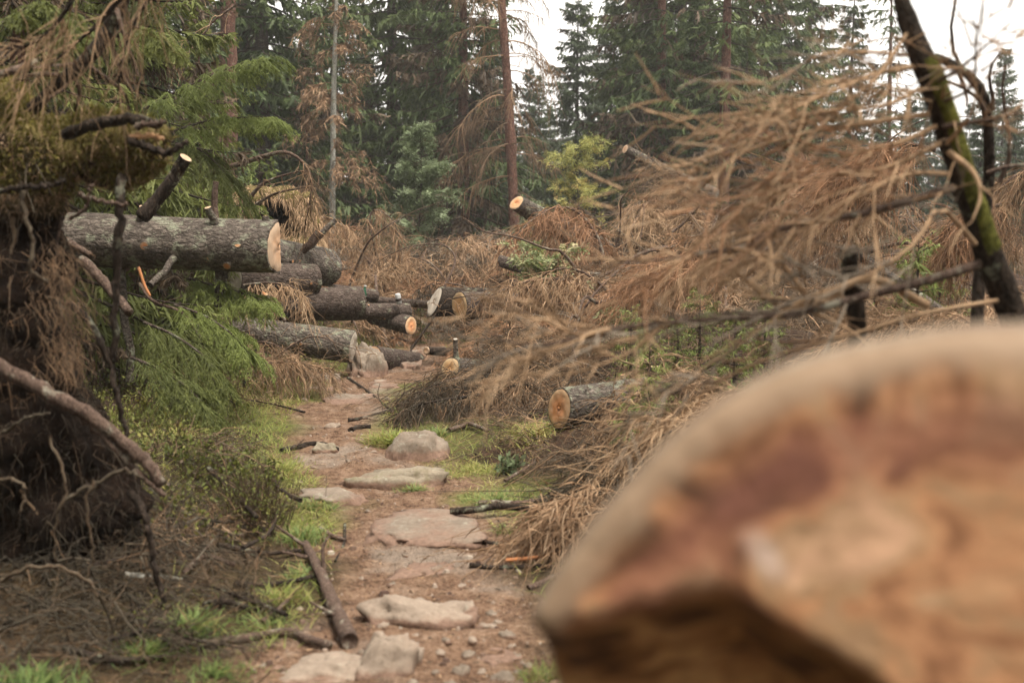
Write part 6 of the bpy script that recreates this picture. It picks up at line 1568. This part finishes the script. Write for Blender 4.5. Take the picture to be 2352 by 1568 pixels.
tuft('bright grass patch right of the pale dome rock', (1080, 1080), 110, .34, 2000, 26, 'grass_blades', 3, .7, .62)
tuft('lush green grass patch right of the long stone step', (1140, 1150), 95, .26, 1500, 32, 'grass_lush', 4, .7, .5)
tuft('green tuft growing under the long stone step', (950, 1128), 40, .07, 330, 32, 'grass_lush', 5)
tuft('green grass tuft in front of the pale low stone step', (722, 1165), 56, .10, 480, 40, 'grass_lush', 6, .7, .55)
tuft('grass tuft left of the dark curved twig', (690, 1250), 62, .16, 520, 62, 'grass_lush', 7, .5, .45)
tuft('thin green tuft at the right end of the flat pinkish rock', (1158, 1222), 26, .07, 180, 34, 'grass_lush', 8)
tuft('green grass on the lower left litter behind the crooked stick', (440, 1450), 80, .15, 520, 74, 'grass_lush', 9, .6, .45, .12)
tuft('grass around the stout barked stick with yellowed tips', (640, 1385), 60, .18, 420, 64, 'grass_blades', 10, .7, .45, .2)
tuft('dark green blurred grass in the bottom left corner', (70, 1600), 150, .20, 900, 90, 'grass_lush', 11, .5, .28, .05)
tuft('green grass between the stout barked stick and the crooked one', (600, 1440), 70, .16, 420, 52, 'grass_lush', 21, .7, .5, .2)
tuft('sparse grass at the left edge of the lower path', (690, 1330), 50, .2, 420, 44, 'grass_lush', 22, .7, .45, .25)
tuft('dark grass at the foot of the root plate', (330, 1500), 90, .14, 420, 60, 'grass_lush', 23, .7, .35, .2)
tuft('grass fringe between bilberry bush and path', (650, 1080), 60, .35, 700, 34, 'grass_blades', 24, .8, .55, .15)
tuft('grass blades below the crooked stick', (500, 1545), 130, .12, 480, 46, 'grass_lush', 12, .6, .4, .1)
tuft('long yellow blades hanging over the dark stick at left', (400, 1010), 80, .25, 420, 70, 'grass_blades', 13, 1.0, .75, .35)
tuft('pale bent sedge below the oval orange log end', (1230, 1010), 70, .3, 620, 58, 'grass_blades', 14, .9, .7, .3)
tuft('reddish green weeds beside the near log at the bottom', (1240, 1560), 55, .12, 420, 50, 'grass_blades', 15, .6, .25, .25)
tuft('pale straw tuft at the foot of the dark brush', (1200, 990), 60, .2, 380, 40, 'grass_blades', 16, .9, .65, .5)

g = np.random.default_rng(90); b = MB()
def verge(x, y, p):
    xc = np.interp(y, PATHD[:, 1], PATHD[:, 0]); left = x < xc
    return (p > -.06) & (g.random(len(x)) < np.where(left, np.exp(-np.clip(p, 0, 9) / 1.3), .5 * np.exp(-np.clip(p, 0, 9) / .35))) & (fbm(np.stack([x, y, x * 0], -1) * 1.6, 3, 44) > np.where(left, -.25, .05)) & ((y > 5.6) | ((g.random(len(x)) < .3) & (p < .6)))
x, y = scatter(125000, g, (-4.5, 2.6), (4.0, 14.5), verge)
n = len(x); l = g.uniform(.03, .11, n) * (1 + .5 * np.clip(path_dist(x, y), 0, 1))
blades(b, x, y, l, np.full(n, .0035) + y * .0002, g, np.clip(.55 + .3 * fbm(np.stack([x, y, x * 0], -1) * .9, 3, 45) + g.normal(0, .16, n), 0, 1), .7, .16)
o = link('grass', b.mesh('grass', M['grass_blades']), None); tag(o, 'short grass and moss along both verges of the footpath', None, None, 'stuff')

# bilberry and other low shrubs on the left bank
def low_shrub(b, g, x, y, h, nl, leaf):
    N = len(x); z = gz(x, y); a = g.uniform(0, 6.28, N)
    d = nrm(np.stack([np.cos(a) * .45, np.sin(a) * .45, np.ones(N)], -1)); K = 4; q = np.linspace(0, 1, K)[None, :, None]
    st = np.stack([x, y, z], -1)[:, None] + d[:, None] * h[:, None, None] * q + (g.normal(size=(N, 3)) * .1)[:, None] * h[:, None, None] * q ** 2
    b.tubes(st, np.array([[.0022, .002, .0016, .001]]) * np.ones((N, 1)), 3, .5, np.full(N, 1.0))
    bi = np.repeat(np.arange(N), nl); n2 = len(bi); p, tn = poly_at(st, bi, g.uniform(.25, 1, n2)); dd = nrm(tn * .5 + g.normal(size=(n2, 3)) * .7); l = leaf * g.uniform(.6, 1.3, n2)
    vv = np.clip(.5 + .25 * fbm(np.stack([x, y, x * 0], -1) * 1.2, 2, 46)[bi] + g.normal(0, .2, n2), 0, 1)
    b.ribbons(p[:, None] + dd[:, None] * l[:, None, None] * np.array([0, .5, 1.])[None, :, None], (l * .5)[:, None] * np.array([[.3, 1, .15]]), nrm(np.cross(dd, g.normal(size=(n2, 3)))), vv, (g.random(n2) < .14).astype(float))
b = MB(); g = np.random.default_rng(91)
x, y = scatter(8200, g, (-5.0, -.4), (5.0, 15), lambda x, y, p: (p > .22) & (x < np.interp(y, PATHD[:, 1], PATHD[:, 0])) & (g.random(len(x)) < np.clip((p - .1) * .9, 0, .62)))
low_shrub(b, g, x, y, g.uniform(.07, .27, len(x)), 9, .025)
o = link('undergrowth', b.mesh('undergrowth', M['bilberry_leaves']), None); tag(o, 'low yellowish bilberry growth covering the bank left of the path', None, None, 'stuff')
def shrub(label, pix, rx, ry, n, h, nl, leaf, mat, seed, name='shrub', d=None):
    g = np.random.default_rng(seed); c = gp(*pix); b = MB(); rr = np.sqrt(g.random(n)); a = g.uniform(0, 6.28, n)
    low_shrub(b, g, c[0] + rr * np.cos(a) * rx / F * c[1], c[1] + rr * np.sin(a) * ry, h * g.uniform(.5, 1.15, n), nl, leaf)
    o = link(name, b.mesh(name, M[mat], origin=c), None, c); return tag(o, label, 'shrub')
shrub('yellow green bilberry bush spilling towards the path at left', (520, 1110), 120, .35, 300, .17, 14, .028, 'bilberry_leaves', 1)
shrub('twiggy brown bush with few leaves by the pale low stone step', (585, 1215), 75, .2, 240, .30, 4, .018, 'bilberry_leaves', 2)
shrub('small glossy green seedling on the right of the grassy patch', (1165, 1085), 26, .08, 22, .10, 9, .045, 'rowan_leaves_green', 3)
leafy('bramble', 'bramble with pale green and pink leaves on top of the heap', P(1255, 668, 13.4) - np.array([0, 0, .25]), .62, .55, 61, 'bramble_leaves', 34, .10, 700, .25, 'dead_twigs', 'shrub', r0=.012, lf_w=.8)
leafy('bramble', 'small pale leaved bramble sprig in the tan twigs above the low log', P(1440, 790, 10.2) - np.array([0, 0, .1]), .3, .35, 62, 'bramble_leaves', 14, .08, 160, .25, 'dead_twigs', 'shrub', r0=.008, lf_w=.8)

# ------------------------------------------------------------------ rubbish left on the logs
def lathe(prof, n=20):
    a = np.arange(n) / n * 6.283; V = np.array([(r * math.cos(t), r * math.sin(t), z) for r, z in prof for t in a]); i = np.arange(len(prof) * n).reshape(len(prof), n)
    b = MB(); b.add(V, np.stack([i[:-1], np.roll(i[:-1], -1, 1), np.roll(i[1:], -1, 1), i[1:]], -1)); return b
bo = P(831, 696, 12.85)
rb = thing('glass_bottle', 'small green glass bottle standing tilted against the purplish log end', 'bottle', bo)
rb.rotation_euler = (.05, .22, 0)
link('body', lathe([(0, 0), (.032, 0), (.034, .006), (.034, .10), (.030, .125), (.014, .155), (.013, .19), (.0, .19)]).mesh('body', M['bottle_glass']), rb)
link('label', lathe([(.0345, .03), (.035, .031), (.035, .085), (.0345, .086)]).mesh('label', M['label_paper']), rb)
link('cap', lathe([(0, .188), (.016, .188), (.016, .206), (0, .208)], 14).mesh('cap', M['label_paper']), rb)
ca = P(917, 698, 13.1)
rc = thing('drink_can', 'small white and dark can on the log near the green bottle', 'can', ca); rc.rotation_euler = (.1, -.15, 0)
link('body', lathe([(0, 0), (.026, 0), (.033, .008), (.033, .11), (.027, .122), (0, .120)]).mesh('body', M['label_paper']), rc)
link('band', lathe([(.0332, .035), (.0337, .036), (.0337, .065), (.0332, .066)]).mesh('band', M['bark_dark']), rc)
# ------------------------------------------------------------------ the damp air
def haze():
    bm = bmesh.new(); bmesh.ops.create_cube(bm, size=1.0); me = bpy.data.meshes.new('haze'); bm.to_mesh(me); bm.free()
    m = bpy.data.materials.new('haze'); m.use_nodes = True; nt = m.node_tree; nt.nodes.clear()
    v = nt.nodes.new('ShaderNodeVolumePrincipled'); v.inputs['Density'].default_value = .0013; v.inputs['Color'].default_value = (.95, .94, .91, 1); v.inputs['Anisotropy'].default_value = .2
    o_ = nt.nodes.new('ShaderNodeOutputMaterial'); nt.links.new(v.outputs[0], o_.inputs['Volume'])
    me.materials.append(m); o = link('haze', me); o.scale = (900, 700, 32); o.location = (0, 270, 13); o['kind'] = 'stuff'
haze()
